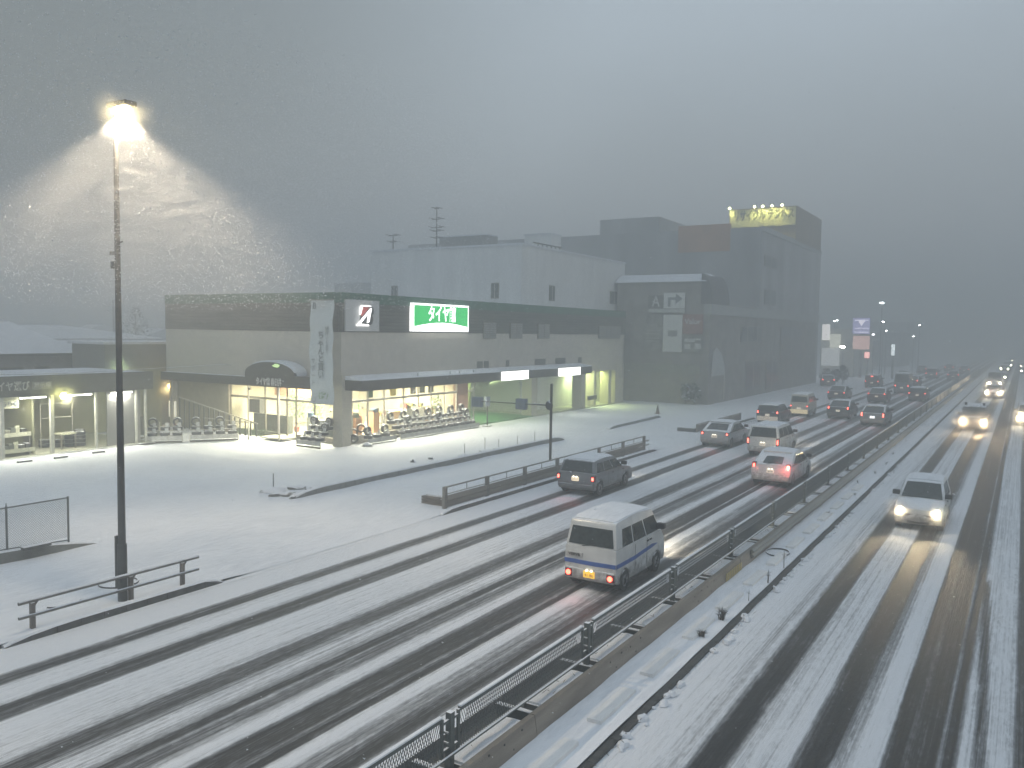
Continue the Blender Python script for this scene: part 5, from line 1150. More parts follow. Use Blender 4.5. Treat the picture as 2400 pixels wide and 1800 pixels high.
# ------------------------------------------------------------ roadside things fading in the haze
def far_sign(label, x0, x1, y, z0, z1, col, st, cat='sign', name='far_sign', post=True):
    t = thing(name, label, cat, ((x0+x1)/2, y, 0)); w_ = (x1-x0)/2
    MB().box(-w_, w_, -.2, .2, z0, z1).build('face', glow('far_'+name+str(len(_m)), col, st, tuple(.5*c for c in col)), t)
    if post: MB().box(-.15, .15, .25, .5, 0, z1).build('post', BG, t)
    MB().box(-w_-.1, w_+.1, .2, .24, z0-.1, z1+.1).build('frame', BG, t)
    return t
k_ = 150/180.
def f2(x, z, y=150): return x*y/180., 7+(z-7)*y/180.
def fs(label, pxa, pya, pxb, pyb, y, col, st, **k):
    a, b_ = ON(pxa, pya, 1, y), ON(pxb, pyb, 1, y); return far_sign(label, a.x, b_.x, y, b_.z, a.z, col, st, **k)
t = fs('tall blue sign with a white triangle fading in the haze', 2000, 745, 2038, 783, 150, (.42, .42, .72), 1.1)
a = ON(2019, 758, 1, 149.7); MB().prism([(u-t.location.x, -.22, v) for u, v in ((a.x-.55, a.z+.5), (a.x+.55, a.z+.5), (a.x, a.z-.5))], (0, -.05, 0)).build('triangle', glow('far_tri', (.9, .85, 1), 1.9), t)
for py in (749, 768, 777): a = ON(2003, py, 1, 149.7); b_ = ON(2036, py+3, 1, 149.7); MB().box(a.x-t.location.x, b_.x-t.location.x, -.26, -.21, b_.z, a.z).build('letter_line', glow('far_line', (.75, .7, .95), 1.6), t)
fs('rounded pink sign under the blue sign in the haze', 2000, 787, 2037, 819, 149, (.95, .62, .55), 1.0)
fs('small red and white lit sign below the pink sign', 2027, 825, 2037, 839, 148, (1, .5, .45), 3.0)
fs('slim pale sign with a cross bar right of the far lamp post', 2090, 807, 2096, 833, 150, (.85, .95, .98), 2.2)
t = thing('far_shop', 'pale lit shop front just past the tall building', 'building'); a, b_ = ON(1925, 757, 1, 150), ON(1970, 862, 1, 150)
MB().box(a.x, b_.x+2, 150.2, 170, 0, a.z-1).build('wall', mat('far_pale', (.55, .55, .5), .8), t)
a, c = ON(1928, 760, 1, 150), ON(1944, 797, 1, 150); MB().box(a.x, c.x, 149.9, 150.2, c.z, a.z).build('lit_panel', glow('far_lit', (1, .95, .9), 1.5), t)
a, c = ON(1946, 783, 1, 150), ON(1969, 815, 1, 150); MB().box(a.x, c.x, 149.9, 150.2, c.z, a.z).build('lit_panel', glow('far_lit2', (1, 1, .75), .8), t)
a, c = ON(1926, 815, 1, 150), ON(1966, 858, 1, 150); MB().box(a.x, c.x, 149.9, 150.2, c.z, a.z).build('lit_panel', glow('far_lit3', (.85, .88, .85), .5), t)
def dot(label, px, py, y, r, col, st, pole=True, power=0):
    a = ON(px, py, 1, y); t = thing('far_lamp', label, 'street lamp', (a.x, y, 0))
    MB().blob((0, 0, a.z), (r*1.3, r, r*.7), 1, .05).build('lens', glow('lens_%d' % (px*7+py), col, st), t, smooth=True)
    if pole: MB().tube((.0, .3, -.2), (.0, .3, a.z+.1), .09, .06, 6).build('post', BG, t); MB().box(-.1, .1, 0, .35, a.z+.1, a.z+.2).build('arm', BG, t)
    if power: lamp('POINT', (0, -.4, a.z), power, col, r, t)
    return t
dot('tallest far street lamp with a white head above the traffic', 2067, 710, 140, .28, (.9, 1, 1), 10, True, 30)
dot('bright warm-white lamp in front of the pale far shop', 1975, 813, 145, .32, (1, 1, .85), 40, True, 60)
dot('far lamp over the blue sign, left', 1962, 751, 152, .16, (.9, 1, 1), 18); dot('second far lamp over the blue sign', 1956, 752, 156, .16, (.9, 1, 1), 18)
dot('far lamp with a short bright bar right of the tall post', 2070, 754, 160, .2, (.95, .95, 1), 16)
dot('small far lamp below the bright bar', 2077, 775, 165, .14, (.95, 1, 1), 25); dot('far lamp at the upper right of the sign cluster', 2155, 762, 175, .16, (.95, 1, 1), 25)
dot('faint far lamp between the sign cluster and the vanishing point', 2141, 788, 190, .2, (.95, 1, 1), 12); dot('faint white lamp just right of the blue sign', 2047, 784, 150, .2, (.95, .95, 1), 10)
for i, (px, py) in enumerate(((1937, 901), (1957, 902), (1978, 898))):
    g_ = GP(px, py); tree(['left', 'middle', 'right'][i]+' one of three small dark upright bushes beyond the traffic', g_.x, g_.y, 2.2, .75, 260, 40+i, mat('bush_dark', (.03, .035, .03), .8, snow=.3), 'three upright bushes by the far verge', .06)
g_ = GP(1974, 905); t = thing('round_sign', 'dark round traffic sign on a post above the small bushes', 'traffic sign', (g_.x, g_.y, 0)); zt_ = ON(1974, 862, 1, g_.y).z
MB().tube((0, 0, 0), (0, 0, zt_), .05, seg=6).build('post', BG, t); MB().tube((0, -.05, zt_), (0, -.1, zt_), .42, seg=16).build('disc', mat('disc_dark', (.05, .05, .055), .5), t)
# far low buildings along the left side of the road, lost in the haze
for i, (x, y, w_, d_, h_) in enumerate(((-32, 185, 9, 14, 6), (-30, 215, 10, 20, 8), (-34, 255, 12, 24, 11), (16, 150, 12, 20, 7), (18, 200, 12, 30, 10))):
    o = thing('far_building', ['low pale far building behind the sign cluster', 'second far building behind the sign cluster', 'furthest faint building on the left of the road', 'faint building right of the oncoming lanes', 'furthest faint building right of the oncoming lanes'][i], 'building', (x, y, 0)); MB().box(-w_/2, w_/2, 0, d_, 0, h_).build('wall', BG, o); MB().box(-w_/2-.2, w_/2+.2, -.2, d_, h_, h_+.25).build('roof_snow', SNOWD, o)
    for k in range(3): MB().box(w_/2, w_/2+.05, 2+3.5*k, 4+3.5*k, 1.5, 3.2).build('window', WD, o)
# ------------------------------------------------------------ vehicles
TY = mat('car_tyre', (.03, .03, .03), .7, var=.3, scale=12, snow=.2); RIMC = mat('car_rim', (.30, .30, .31), .35, .7, var=.15)
CGL = mat('car_glass', (.035, .045, .045), .12, 0, var=.4, scale=9, snow=.0); TRIM = mat('car_trim', (.035, .035, .036), .6, var=.2)
UND = mat('underbody', (.02, .02, .02), .8)
def gauss_round(pts, r, seg=3):
    """round the corners of a closed (y, z) polygon"""
    out = []; n = len(pts)
    for i in range(n):
        p0, p, p1 = (Vector(pts[(i+k) % n]) for k in (-1, 0, 1)); a, b = p0-p, p1-p
        rr = min(r, a.length*.42, b.length*.42)
        if rr < .012 or a.angle(b) > 2.9: out.append(tuple(p)); continue
        A_, B_ = p+a.normalized()*rr, p+b.normalized()*rr
        for k in range(seg+1):
            t = k/seg; out.append(tuple(A_*(1-t)**2 + p*2*t*(1-t) + B_*t*t))
    return out
def slices(pts, xs, xw):
    """loft a (y, z) outline across x; xs = [(fraction of half width, inset)]"""
    n = len(pts); P_ = [Vector(p) for p in pts]; nr = []
    area = sum(P_[i].x*P_[(i+1) % n].y-P_[(i+1) % n].x*P_[i].y for i in range(n)); sg = 1 if area > 0 else -1
    for i in range(n):
        t = (P_[(i+1) % n]-P_[i-1]); t = t.normalized() if t.length > 1e-6 else Vector((1, 0)); nr.append(Vector((-t.y, t.x))*sg)
    rs = []
    for fx, ins in xs:
        rs.append([(fx*xw(q.y), q.x, q.y) for q in (P_[i]+nr[i]*ins for i in range(n))])
    return rs
def car(name, label, spec, loc, rz, group='vehicles on the road', facing='rear', lod=0):
    L_, W_, H_ = spec['L'], spec['W']/2, spec['H']; B = spec['belt']; paint = spec['paint']; zb = spec.get('clear', .24)
    o = thing(name, label, spec.get('cat', 'car'), loc, rz, group)
    wr = spec.get('wr', .31); yf, yr = L_-spec.get('fo', .78), spec.get('ro', .68)
    def arch(yc, r=None):
        r = r or wr+.055; zc = wr; a0 = math.asin(min(1, (zc-zb)/r))
        return [(yc+r*math.cos(t), zc+r*math.sin(t)) for t in [-a0+(math.pi+2*a0)*k/9 for k in range(10)]]
    tail = spec['tail']      # [(y, z)...] from bumper bottom up to belt
    nose = spec['nose']      # from belt forward and down to bumper bottom
    top_l = gauss_round(tail+nose, .05)
    low = [p for p in tail] + [p for p in nose]
    pts = low + arch(yf)[::1] + arch(yr)[::1]
    pts = low[:]                                   # rear bottom -> up -> front bottom
    pts += arch(yf) + arch(yr)                     # arches run front to rear along the sill
    pts = [(y, z) for y, z in pts]
    tw = spec.get('tuck', .02)
    xwl = lambda z: W_*(1-tw*abs(z-.65)/.5)
    body = MB(); body.rings(slices(pts, [(-1, .05), (-.985, .018), (-.93, 0), (-.6, -.0), (-.3, -.02), (0, -.03), (.3, -.02), (.6, 0), (.93, 0), (.985, .018), (1, .05)], xwl))
    # greenhouse
    gh = spec['green']       # rear belt y, rear roof y, front roof y, front belt y
    g0, g1, g2, g3 = gh; tum = spec.get('tum', .14); rz_ = H_
    crown = spec.get('crown', .04)
    gp = [(g0, B-.03), (g1, rz_-crown), ((g1+g2)/2-.2, rz_), ((g1+g2)/2+.3, rz_), (g2, rz_-crown*1.2), (g3, B-.03)]
    gp = gauss_round(gp, .10)
    xwg = lambda z: W_*.985*(1-tum*max(0, (z-B))/(H_-B))
    body.rings(slices(gp, [(-1, .05), (-.975, .015), (-.9, 0), (-.45, -.01), (0, -.02), (.45, -.01), (.9, 0), (.975, .015), (1, .05)], xwg))
    body.build('body', paint, o, smooth=True)
    MB().box(-W_*.86, W_*.86, .15, L_-.2, zb-.04, .5).build('underbody', UND, o)
    # side glass, proud of the tapered side
    def side_pt(s, y, z, off): return (s*(xwg(z)+off), y, z)
    fr = lambda z: (z-B)/(H_-B)
    yrear = lambda z: g0+(g1-g0)*fr(z); yfront = lambda z: g3+(g2-g3)*fr(z)
    zlo, zhi = B+.03, H_-spec.get('cap', .16)
    cuts = spec['pillars']   # fractions of the glass run where pillars stand
    for s in (-1, 1):
        ed = [0]+cuts+[1]
        for a, b in zip(ed, ed[1:]):
            ga, gb = .035, .035
            def yy(t, z, g): 
                r0, r1 = yrear(z)+spec.get('rp', .16), yfront(z)-.10; return r0+(r1-r0)*t+g
            q = [(yy(a, zlo, ga), zlo), (yy(b, zlo, -gb), zlo), (yy(b, zhi, -gb), zhi), (yy(a, zhi, ga), zhi)]
            if q[2][0]-q[3][0] < .03: q = [q[0], q[1], ((q[2][0]+q[3][0])/2, zhi)]
            m_ = MB(); A_ = [side_pt(s, y, z, .006) for y, z in q]; A2 = [side_pt(s, y, z, -.03) for y, z in q]
            m_.rings([A_, A2]); m_.build('side_window', CGL, o)
    # rear and front glass
    def cross(ya, yb, za, zb_, wa, wb, off, nm, m=CGL):
        d = Vector((0, yb-ya, zb_-za)).normalized(); n_ = Vector((0, -d.z, d.y)) if off < 0 else Vector((0, d.z, -d.y))
        rs = []
        for u in (-1, -.6, 0, .6, 1):
            bul = .02*(1-u*u)
            a = Vector((u*wa, ya, za))+n_*(.008+bul); b = Vector((u*wb, yb, zb_))+n_*(.008+bul); rs.append([a, b, b-n_*.05, a-n_*.05])
        return MB().rings(rs).build(nm, m, o, smooth=False)
    rg = spec.get('rglass', (.08, .82)); f0 = lambda t: (g0+(g1-g0)*t, B+(H_-crown-B)*t)
    (ya, za), (yb_, zb2) = f0(rg[0]), f0(rg[1]); iw = spec.get('rgw', .86)
    cross(ya, yb_, za, zb2, xwg(za)*iw, xwg(zb2)*iw*.97, -1, 'rear_window')
    f1 = lambda t: (g3+(g2-g3)*t, B+(H_-crown-B)*t); (ya, za), (yb_, zb2) = f1(.06), f1(.86)
    cross(ya, yb_, za, zb2, xwg(za)*.88, xwg(zb2)*.85, 1, 'windscreen')
    if spec.get('spoiler'): MB().box(-W_*.72, W_*.72, g1-.16, g1+.12, H_-crown-.05, H_-crown+.02).build('spoiler', paint, o, bevel=.015)
    # wheels
    for yw in (yf, yr):
        for s in (-1, 1):
            w_ = MB().tube((s*(W_-.2), yw, wr), (s*(W_-.015), yw, wr), wr, seg=18).build('wheel', TY, o, smooth=True)
            MB().tube((s*(W_-.03), yw, wr), (s*(W_-.004), yw, wr), wr*.62, wr*.55, seg=12).build('rim', RIMC, w_)
            if not lod: 
                h_ = MB()
                for k in range(5): t = 2*math.pi*k/5; h_.bar((s*(W_+.002), yw, wr), (s*(W_+.002), yw+wr*.52*math.cos(t), wr+wr*.52*math.sin(t)), .035, .012)
                h_.build('spoke', TRIM, w_)
    # lamps
    tl = spec.get('tail_lamp', dict(x=.80, w=.16, z=.86, h=.2, y=-.012)); red_m = spec.get('red', glow('tail_red', (1, .13, .09), 8, (.3, .01, .01)))
    ty_ = lambda z: next((t0[0]+(t1[0]-t0[0])*(z-t0[1])/(t1[1]-t0[1]) for t0, t1 in zip(tail, tail[1:]) if t0[1] <= z <= t1[1] and t1[1] > t0[1]), yrear(z))
    for s in (-1, 1):
        z0 = tl['z']; yq = ty_(z0+tl['h']/2)+tl['y']
        h_ = MB().box(s*W_*tl['x']-tl['w']/2-.02, s*W_*tl['x']+tl['w']/2+.02, yq, yq+.2, z0-.02, z0+tl['h']+.02).build('tail_lamp', mat('lamp_housing', (.18, .02, .02), .25), o, bevel=.01)
        (MB().tube((s*W_*tl['x'], yq-.02, z0+tl['h']*.5), (s*W_*tl['x'], yq+.01, z0+tl['h']*.5), min(tl['w'], tl['h'])*.42, seg=10) if spec.get('round_lens') else MB().box(s*W_*tl['x']-tl['w']*.36, s*W_*tl['x']+tl['w']*.36, yq-.02, yq+.01, z0+tl['h']*.2, z0+tl['h']*.8)).build('lens', spec.get('red_s', {}).get(s, red_m), h_)
    hl = spec.get('head', dict(z=.68, x=.74, w=.26, h=.15)); yn = L_-spec.get('hy', .07)
    on_m = spec.get('head_m', glow('headlight_warm', (1, .86, .62), 30 if facing == 'front' else 6))
    for s in (-1, 1):
        h_ = MB().box(s*W_*hl['x']-hl['w']/2, s*W_*hl['x']+hl['w']/2, yn-.2, yn, hl['z']-hl['h']/2, hl['z']+hl['h']/2).build('headlight', mat('headlamp_housing', (.5, .5, .48), .15), o, bevel=.015)
        MB().tube((s*W_*hl['x'], yn-.02, hl['z']), (s*W_*hl['x'], yn+.02, hl['z']), hl['h']*(.46 if not lod else .75), seg=12).build('lens', on_m, h_)
    # plates, bumpers, mirrors, handles
    pzz = spec.get('plate_z', .72); py_ = ty_(pzz)-.045
    pc = spec.get('plate_m', glow('plate_lit', (1, .82, .6), .55, (.6, .6, .56)))
    pl = MB().box(-.165, .165, py_-.012, py_+.03, pzz-.085, pzz+.085).build('number_plate', pc, o)
    if not lod:
        text(spec.get('plate', '52-80'), .11, (0, py_-.016, pzz-.02), '-y', mat('plate_ink', (.05, .09, .06), .6), pl, depth=.001, name='plate_number')
        MB().box(-.09, -.05, py_-.03, py_, pzz+.095, pzz+.115).box(.05, .09, py_-.03, py_, pzz+.095, pzz+.115).build('plate_lamp', glow('plate_lamp', (1, .9, .7), 10), o)
    MB().box(-.36, .36, L_-.03, L_+.014, .27, .36).build('lower_grille', TRIM, o)
    fp = MB().box(-.165, .165, L_-.01, L_+.018, .38, .54).build('number_plate', mat('plate_plain', (.55, .55, .5), .5), o)
    bz0, bz1 = spec.get('bump', (.30, .52)); bm_ = spec.get('bump_m', paint)
    MB().box(-W_*.93, W_*.93, min(t[0] for t in tail)-.035, min(t[0] for t in tail)+.16, bz0, bz1).build('bumper', bm_, o, bevel=.03)
    MB().box(-W_*.93, W_*.93, L_-.14, L_+.01, .30, .50).build('bumper', bm_, o, bevel=.03)
    MB().box(-.42, .42, L_-.05, L_+.012, .52, .60).build('grille', TRIM, o)
    for s in (-1, 1):
        mz = B+.06; my = g3-.12 if g3 < L_-.35 else g3-.25
        MB().box(min(s*(xwg(mz)-.02), s*(W_+.20)), max(s*(xwg(mz)-.02), s*(W_+.20)), my-.09, my+.07, mz, mz+.17).build('door_mirror', spec.get('mirror_m', TRIM), o, bevel=.03)
        if not lod:
            for t in spec.get('handles', (.45, .72)):
                yh = L_*t; MB().box(min(s*xwl(B-.14), s*(xwl(B-.14)+.025)), max(s*xwl(B-.14), s*(xwl(B-.14)+.025)), yh, yh+.13, B-.16, B-.12).build('door_handle', TRIM, o)
            for t in (.36, .60): MB().box(min(s*(W_-.004), s*(W_+.001)), max(s*(W_-.004), s*(W_+.001)), L_*t-.006, L_*t+.006, .34, B-.05).build('door_gap', TRIM, o)
    # snow lying on the roof
    n = 12; rs = []
    for i in range(n+1):
        y = g1+.04+(g2-g1-.06)*i/n; w_ = xwg(H_)*.95*(1 if 0 < i < n else .9); top = H_+.005; r_ = []
        for k in range(9):
            u = -1+2*k/8; cz = .02-.02*u*u-crown*((abs(y-(g1+g2)/2)/((g2-g1)/2))**2)*.9
            r_.append((u*w_, y, top+cz+(.045+.03*mnoise.noise(Vector((u*2, y*2, loc[1]))))*(1-u**8)*(1 if 0 < i < n else .1)))
        r_ += [(w_, y, H_-crown-.05), (-w_, y, H_-crown-.05)]; rs.append(r_)
    MB().rings(rs).build('roof_snow', SNOW, o, smooth=True)
    if spec.get('wiper'): MB().bar((-.25, g0-.02, B+.02), (.15, g0-.03, B+.10), .02).build('wiper', TRIM, o)
    return o
def paint(nm, c, snow=.35, var=.1): return mat(nm, c, .35, .1, var=var, scale=3, snow=snow, dirt=.75)
WHT = paint('paint_white', (.62, .63, .62), .3); GRY = paint('paint_grey', (.21, .22, .23), .3, .15); SIL = paint('paint_silver', (.36, .37, .38), .4); DKB = paint('paint_dark', (.05, .055, .065), .4, .3); MAR = paint('paint_maroon', (.10, .05, .05), .5, .3)
def hatch(p, **k):
    d = dict(L=4.45, W=1.80, H=1.52, belt=.99, paint=p, tail=[(.10, .26), (.0, .42), (.0, .66), (.12, .99)], nose=[(3.75, .96), (4.15, .82), (4.40, .66), (4.45, .42), (4.38, .24)], green=(.22, 1.35, 2.55, 3.55), pillars=[.22, .62], rp=.42, spoiler=True, rglass=(.1, .88)); d.update(k); return d
def wagon(p, **k):
    d = dict(L=4.25, W=1.74, H=1.54, belt=.97, paint=p, tail=[(.10, .26), (.0, .42), (.0, .62), (.06, .97)], nose=[(3.25, .97), (3.95, .84), (4.2, .66), (4.25, .42), (4.18, .24)], green=(.08, .36, 2.35, 3.15), pillars=[.3, .64], rp=.2, rglass=(.08, .86)); d.update(k); return d
def mini(p, **k):
    d = dict(L=4.5, W=1.80, H=1.78, belt=1.08, paint=p, tail=[(.08, .28), (.0, .42), (.0, .7), (.05, 1.08)], nose=[(3.75, 1.06), (4.2, .9), (4.45, .7), (4.5, .42), (4.42, .26)], green=(.06, .26, 3.0, 3.75), pillars=[.3, .64], rp=.18, rglass=(.06, .86), cat='minivan'); d.update(k); return d
def kei(p, **k):
    d = dict(L=3.5, W=1.55, H=1.97, belt=1.20, paint=p, tail=[(.06, .30), (.0, .42), (.0, .8), (.03, 1.20)], nose=[(3.22, 1.18), (3.42, .95), (3.5, .7), (3.5, .42), (3.44, .26)], green=(.035, .16, 2.62, 3.2), pillars=[.28, .62], rp=.34, rglass=(.07, .74), rgw=.88, wr=.28, fo=.62, ro=.62, tum=.13, cat='van', crown=.06, cap=.27); d.update(k); return d
ORG = glow('plate_orange', (1, .55, .08), .9, (.75, .5, .06))
van = car('kei_van', 'small white van with a blue stripe and snow-capped roof in the right lane', kei(WHT, round_lens=True, plate_z=.47, plate_m=ORG, plate='41-86', tail_lamp=dict(x=.80, w=.17, z=.37, h=.17, y=-.05), bump=(.30, .60), red=glow('tail_red_v', (1, .10, .06), 9.0, (.3, .01, .01)), wiper=True, handles=(.60, .66)), (-9.70, 19.9, .02), R_(0))
BLU = mat('stripe_blue', (.05, .12, .38), .45, var=.2, scale=6)
W_ = .775
bul = lambda u: -.03+.01*abs(u)/.3 if abs(u) < .3 else (-.02+.02*(abs(u)-.3)/.3 if abs(u) < .6 else 0)
rb = [[(u*W_, bul(u)-.012, .72), (u*W_, bul(u)-.012, .83), (u*W_, .1, .83), (u*W_, .1, .72)] for u in (-.97, -.8, -.6, -.45, -.3, -.15, 0, .15, .3, .45, .6, .8, .97)]
MB().rings(rb).build('blue_stripe', BLU, van)
for s in (-1, 1):
    q = MB(); pr = [(.02, .72), (1.2, .72), (2.5, .80), (2.9, .84), (2.5, .90), (1.2, .83), (.02, .83)]
    q.rings([[(s*(W_-.006+.012*(k)), y, z) for y, z in pr] for k in (0, 1)]); q.build('blue_stripe', BLU, van)
bd = MB().box(-.70, -.22, -.032, .05, .90, 1.02).build('name_badge', mat('badge_grey', (.45, .45, .44), .6), van)
text('VERVB', .10, (-.46, -.034, .96), '-y', TRIM, bd, depth=.002, bold=.004, sx=1.2)
car('estate_car', 'grey estate car with dark rear window beside the long guard fence', wagon(GRY, plate='67-12', tail_lamp=dict(x=.93, w=.12, z=.66, h=.22, y=-.03), bump=(.36, .50), wiper=True, plate_m=glow('plate_lit_y', (1, .78, .5), 1.1, (.6, .6, .56))), (-16.1, 31.45, .02), R_(1))
pr = car('hatchback', 'white hatchback with one bright brake light in the right lane', hatch(WHT, plate='38-05', tail_lamp=dict(x=.86, w=.13, z=.80, h=.26, y=-.03), red_s={1: glow('brake_bright', (1, .22, .15), 40, (.3, .01, .01))}, wr=.32, clear=.22, wiper=True, rgw=.5, rglass=(.1, .6)), (-9.72, 38.6, .02), R_(0))
lamp('POINT', (.8, -.3, .9), 14, (1, .13, .12), .06, pr)
lamp('POINT', (-.75, -.3, .9), 1.5, (1, .13, .12), .06, pr)
mist('halo_mist', (.8, -.25, .9), .8, 1.0, pr, label='mist added for a red halo round the bright brake light')
car('minivan', 'white boxy minivan with tall dark windows in the middle lane', mini(WHT, plate='21-74', tail_lamp=dict(x=.93, w=.10, z=.66, h=.42, y=-.03), bump=(.3, .5)), (-12.55, 47.9, .02), R_(0))
car('hatchback', 'silver-white hatchback in the left lane beside the kerb island', hatch(SIL, plate='90-33', tail_lamp=dict(x=.86, w=.12, z=.78, h=.16, y=-.03), L=4.2, rgw=.74, rglass=(.2, .8)), (-16.0, 49.8, .02), R_(0))
car('estate_car', 'dark car with a pale glowing rear bumper in the left lane behind the kei van', wagon(DKB, plate='15-20', bump=(.28, .62), bump_m=glow('bumper_lit', (1, .85, .65), .22, (.55, .5, .44)), tail_lamp=dict(x=.86, w=.12, z=.82, h=.24, y=-.03)), (-16.9, 65.6, .02), R_(0), lod=1)  # light falling on the pale bumper is put into its material as emission
kv2 = car('kei_van', 'small pale van with a yellow-lit rear bumper in the left lane', kei(paint('paint_cream', (.5, .48, .42)), plate='60-11', bump=(.26, .62), bump_m=glow('bumper_emit_y', (1, .8, .45), .55, (.6, .55, .4)), tail_lamp=dict(x=.88, w=.12, z=.84, h=.14, y=-.03)), (-16.3, 73.6, .02), R_(0), lod=1)  # yellow light on this bumper is emission in its own material
car('hatchback', 'dark hatchback with slanted red tail lights in the middle lane', hatch(DKB, plate='77-70', tail_lamp=dict(x=.84, w=.13, z=.80, h=.30, y=-.03)), (-13.1, 73.4, .02), R_(0), lod=1)
car('hatchback', 'grey hatchback with two tall red tail light strips in the right lane', hatch(GRY, plate='26-26', tail_lamp=dict(x=.86, w=.13, z=.66, h=.46, y=-.03), plate_m=glow('plate_bright', (.95, .97, 1), 2.5)), (-9.85, 69.4, .02), R_(0), lod=1)
car('sedan', 'dark car far behind the pale van in the left lane', hatch(DKB, tail_lamp=dict(x=.9, w=.12, z=.78, h=.14, y=-.03)), (-17.2, 95, .02), R_(0), lod=1)
car('hatchback', 'maroon hatchback in the middle lane ahead of the dark one', hatch(MAR, tail_lamp=dict(x=.86, w=.12, z=.9, h=.16, y=-.03)), (-13.0, 93.8, .02), R_(0), lod=1)
car('estate_car', 'dim maroon estate car with orange-red lights in the right lane', wagon(MAR, tail_lamp=dict(x=.9, w=.14, z=.84, h=.14, y=-.03)), (-9.7, 99.3, .02), R_(0), lod=1)
car('minivan', 'dark maroon minivan with a third brake light high up in the left lane', mini(MAR, tail_lamp=dict(x=.88, w=.14, z=.84, h=.16, y=-.03)), (-17.4, 120.8, .02), R_(0), lod=1)
tb_ = bpy.context.scene
MB().box(-.15, .15, .0, .06, 1.55, 1.63).build('brake_lamp', glow('tail_red', (1,.1,.07), 5), [q for q in COL.objects if q.get('label', '').startswith('dark maroon minivan')][0])
car('box_truck', 'dim boxy van in the middle lane lost in the haze', mini(GRY, H=2.5, belt=1.3, cat='truck', tail=[(.08, .28), (.0, .42), (.0, .7), (.02, 1.3)], nose=[(4.2, 1.28), (4.42, 1.0), (4.48, .7), (4.5, .42), (4.42, .26)], green=(.03, .06, 4.0, 4.3)), (-12.7, 112, .02), R_(0), lod=1)
car('hatchback', 'dim car in the middle lane with a single visible red light', hatch(MAR), (-13.2, 127, .02), R_(0), lod=1)
car('minivan', 'dim minivan in the middle lane with two upright red lights', mini(GRY, tail_lamp=dict(x=.88, w=.12, z=.75, h=.34, y=-.03)), (-13.2, 155.5, .02), R_(0), lod=1)
car('hatchback', 'faint car in the right lane far down the road', hatch(DKB), (-9.7, 151.6, .02), R_(0), lod=1)
car('hatchback', 'dark car turning off at the left kerb beyond the bushes', hatch(DKB), (-22.6, 119, .05), R_(14), lod=1)
for i, (x, y) in enumerate(((-16.5, 146), (-16.6, 176), (-13, 190), (-9.8, 182))):
    car('hatchback', ['faint dark car in the left lane well beyond the maroon minivan', 'furthest faint car in the left lane', 'furthest faint car in the middle lane', 'furthest faint car in the right lane'][i], hatch(DKB), (x, y, .02), 0, lod=1)
# oncoming
HOT = glow('headlight_hot', (1, .88, .62), 260); HOT2 = glow('headlight_orange', (1, .74, .42), 150)
def oncoming(name, label, spec, x, yfront, power, col=(1, .84, .58), m=None, lod=0, beam=True):
    spec['head_m'] = m or HOT
    o = car(name, label, spec, (x, yfront+spec['L'], .02), math.pi, facing='front', lod=lod)
    for s in (-1, 1):
        hx = s*spec['W']/2*.74; hz = spec.get('head', dict(z=.68))['z']
        if beam: lamp('SPOT', (hx, spec['L']+.05, hz), power, col, .06, o, (hx*1.0, spec['L']+9, -.2), R_(60), 1.0)
        if power: lamp('POINT', (hx, spec['L']+.06, hz), power*(.022 if not lod else .07) if beam else power*.06, col, .05, o)
        if yfront < 140: mist('halo_mist', (hx, spec['L']+.15, hz), .7 if yfront < 50 else 1.15, 1.3 if yfront < 50 else 1.7, o, label='mist added for a glow halo at the %s headlight of the %s' % ('right' if s < 0 else 'left', ' '.join(label.split()[:4])))
    return o
oncoming('kei_hatchback', 'snow-covered white small hatchback coming towards the camera with blazing headlights', kei(WHT, L=3.5, W=1.60, H=1.66, belt=1.02, tail=[(.06, .30), (.0, .42), (.0, .7), (.03, 1.02)], nose=[(2.55, 1.0), (3.2, .93), (3.46, .76), (3.52, .42), (3.46, .26)], green=(.05, .3, 1.75, 2.5), cap=.14, head=dict(z=.70, x=.76, w=.28, h=.2), cat='car', tum=.2), -3.0, 32.9, 520, (1, .80, .50))
oncoming('off_road_car', 'dark oncoming off-road car with mirrors and roof lamps and orange headlights', mini(DKB, H=1.85, L=4.0, green=(.08, .2, 2.5, 3.1), nose=[(3.15, 1.07), (3.8, 1.0), (3.98, .8), (4.0, .42), (3.95, .28)], head=dict(z=.74, x=.68, w=.2, h=.2)), -3.05, 70.6, 1300, (1, .72, .4), HOT2, 1)
dk_ = [q for q in COL.objects if q.get('label', '').startswith('dark oncoming off-road')][0]
for s in (-.6, .6): MB().box(s-.09, s+.09, 2.2, 2.35, 1.84, 2.05).build('roof_lamp', TRIM, dk_)
oncoming('minivan', 'dark oncoming car cut by the right frame edge', mini(DKB, H=1.7), .55, 77.5, 1800, (1, .78, .48), HOT2, 1)
for i, (x, y, p, lb) in enumerate(((-2.9, 110.8, 1500, 'oncoming car with round headlights behind the off-road car'), (-3.4, 133.5, 2000, 'oncoming truck with bright high headlights behind two cars'), (-3.2, 155, 900, 'oncoming car with one visible headlight in the inner lane'),
    (-3.4, 198.5, 150, 'far oncoming car with twin headlights near the vanishing point'), (-3.3, 226, 120, 'farther oncoming car in the inner lane'), (-3.5, 268, 120, 'furthest oncoming car in the inner lane'), (.3, 190, 150, 'far oncoming car in the outer lane by the frame edge'), (.1, 221, 120, 'furthest oncoming car in the outer lane'))):
    oncoming('oncoming_car', lb, hatch(DKB) if i != 1 else mini(GRY, H=2.3, cat='truck'), x, y, p, (1, .80, .52), HOT, 1, beam=i < 3)
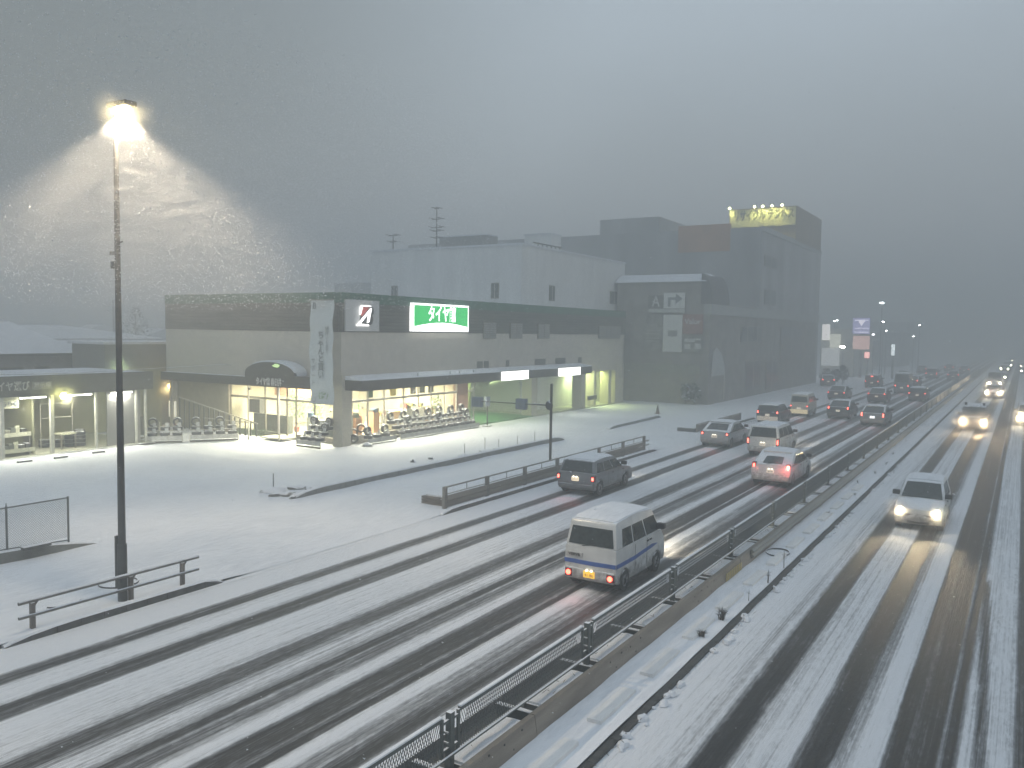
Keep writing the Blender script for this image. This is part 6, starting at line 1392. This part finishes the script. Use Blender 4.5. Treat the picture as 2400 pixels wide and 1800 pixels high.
# light thrown ahead by the cars going away
for nm, s in (('small white van', 900), ('white boxy minivan', 700), ('white hatchback with', 600), ('grey estate car', 120), ('silver-white', 350)):
    v = [q for q in COL.objects if q.get('label', '').startswith(nm)][0]; Ln = {'small white van': 3.5, 'white boxy minivan': 4.5, 'silver-white': 4.2}.get(nm, 4.4)
    for sx_ in (-.55, .55): lamp('SPOT', (sx_, Ln+.1, .66), s, (1, .84, .6), .06, v, (sx_, Ln+6, -.2), R_(66), 1.0)

# faint red spill of the tail lamps on the snow behind the cars going away
for v in [q for q in COL.objects if q.get('group') == 'vehicles on the road' and abs(q.rotation_euler.z) < 1 and q.location.y < 125]:
    if not v.get('label', '').startswith('white hatchback with'): lamp('SPOT', (0, -.12, .75), 32, (1, .16, .12), .3, v, (0, -2.6, 0), R_(110), 1.0, name='tail_glow')

# ------------------------------------------------------------ air: haze and falling snow
hz = MB().box(-440, 340, -70, 740, -1.4, 27.0).build('haze', None); tag(hz, kind='stuff')
m = bpy.data.materials.new('haze_air'); m.use_nodes = True; t_ = m.node_tree; t_.nodes.remove(t_.nodes['Principled BSDF'])
pv = t_.nodes.new('ShaderNodeVolumePrincipled'); pv.inputs['Color'].default_value = (.70, .725, .72, 1); pv.inputs['Density'].default_value = HAZE; pv.inputs['Anisotropy'].default_value = .25
t_.links.new(pv.outputs[0], t_.nodes['Material Output'].inputs['Volume']); hz.data.materials.append(m)
# falling snow: small ragged clumps, longer along the wind
import numpy as np
rng = np.random.default_rng(4)
def flakes(n, lo, hi, s0, s1, near=5.):
    c = rng.uniform(lo, hi, (n, 3)); c = c[np.linalg.norm(c-np.array([0, 0, 7.]), axis=1) > near]; n = len(c)
    tet = np.array([(1, 1, 1), (1, -1, -1), (-1, 1, -1), (-1, -1, 1)], float)*.6
    q = tet[None]+rng.normal(0, .35, (n, 4, 3)); q *= np.array([1.0, 1.0, .55]); q[:, :, 0] *= 1.5; q *= rng.uniform(s0, s1, (n, 1, 1))
    ang = rng.normal(R_(-12), .25, n); x = q[:, :, 0]*np.cos(ang)[:, None]-q[:, :, 2]*np.sin(ang)[:, None]; z = q[:, :, 0]*np.sin(ang)[:, None]+q[:, :, 2]*np.cos(ang)[:, None]
    q[:, :, 0], q[:, :, 2] = x, z
    v = (c[:, None]+q).reshape(-1, 3); f = (np.arange(n)[:, None, None]*4+np.array([(0, 1, 2), (0, 3, 1), (0, 2, 3), (1, 3, 2)])[None]).reshape(-1, 3)
    return v, f
parts_ = [flakes(60000, (-62, 3, .1), (8, 95, 20), .004, .009), flakes(30000, (-26, 5, 7.5), (-11, 19, 12.5), .008, .017)]
off = 0; V_, F_ = [], []
for v, f in parts_: V_.append(v); F_.append(f+off); off += len(v)
V_, F_ = np.concatenate(V_), np.concatenate(F_)
me = bpy.data.meshes.new('falling_snow'); me.vertices.add(len(V_)); me.vertices.foreach_set('co', V_.ravel()); me.loops.add(F_.size); me.loops.foreach_set('vertex_index', F_.ravel().astype(np.int32))
me.polygons.add(len(F_)); me.polygons.foreach_set('loop_start', np.arange(0, F_.size, 3, dtype=np.int32)); me.update(calc_edges=True); me.validate()
fm = bpy.data.materials.new('flake'); fm.use_nodes = True; fb = fm.node_tree.nodes['Principled BSDF']; fb.inputs['Base Color'].default_value = (.85, .87, .9, 1); fb.inputs['Roughness'].default_value = .9
me.materials.append(fm); fo = bpy.data.objects.new('falling_snow', me); COL.objects.link(fo); tag(fo, 'wind-driven snowflakes falling through the whole scene', 'snow', kind='stuff')
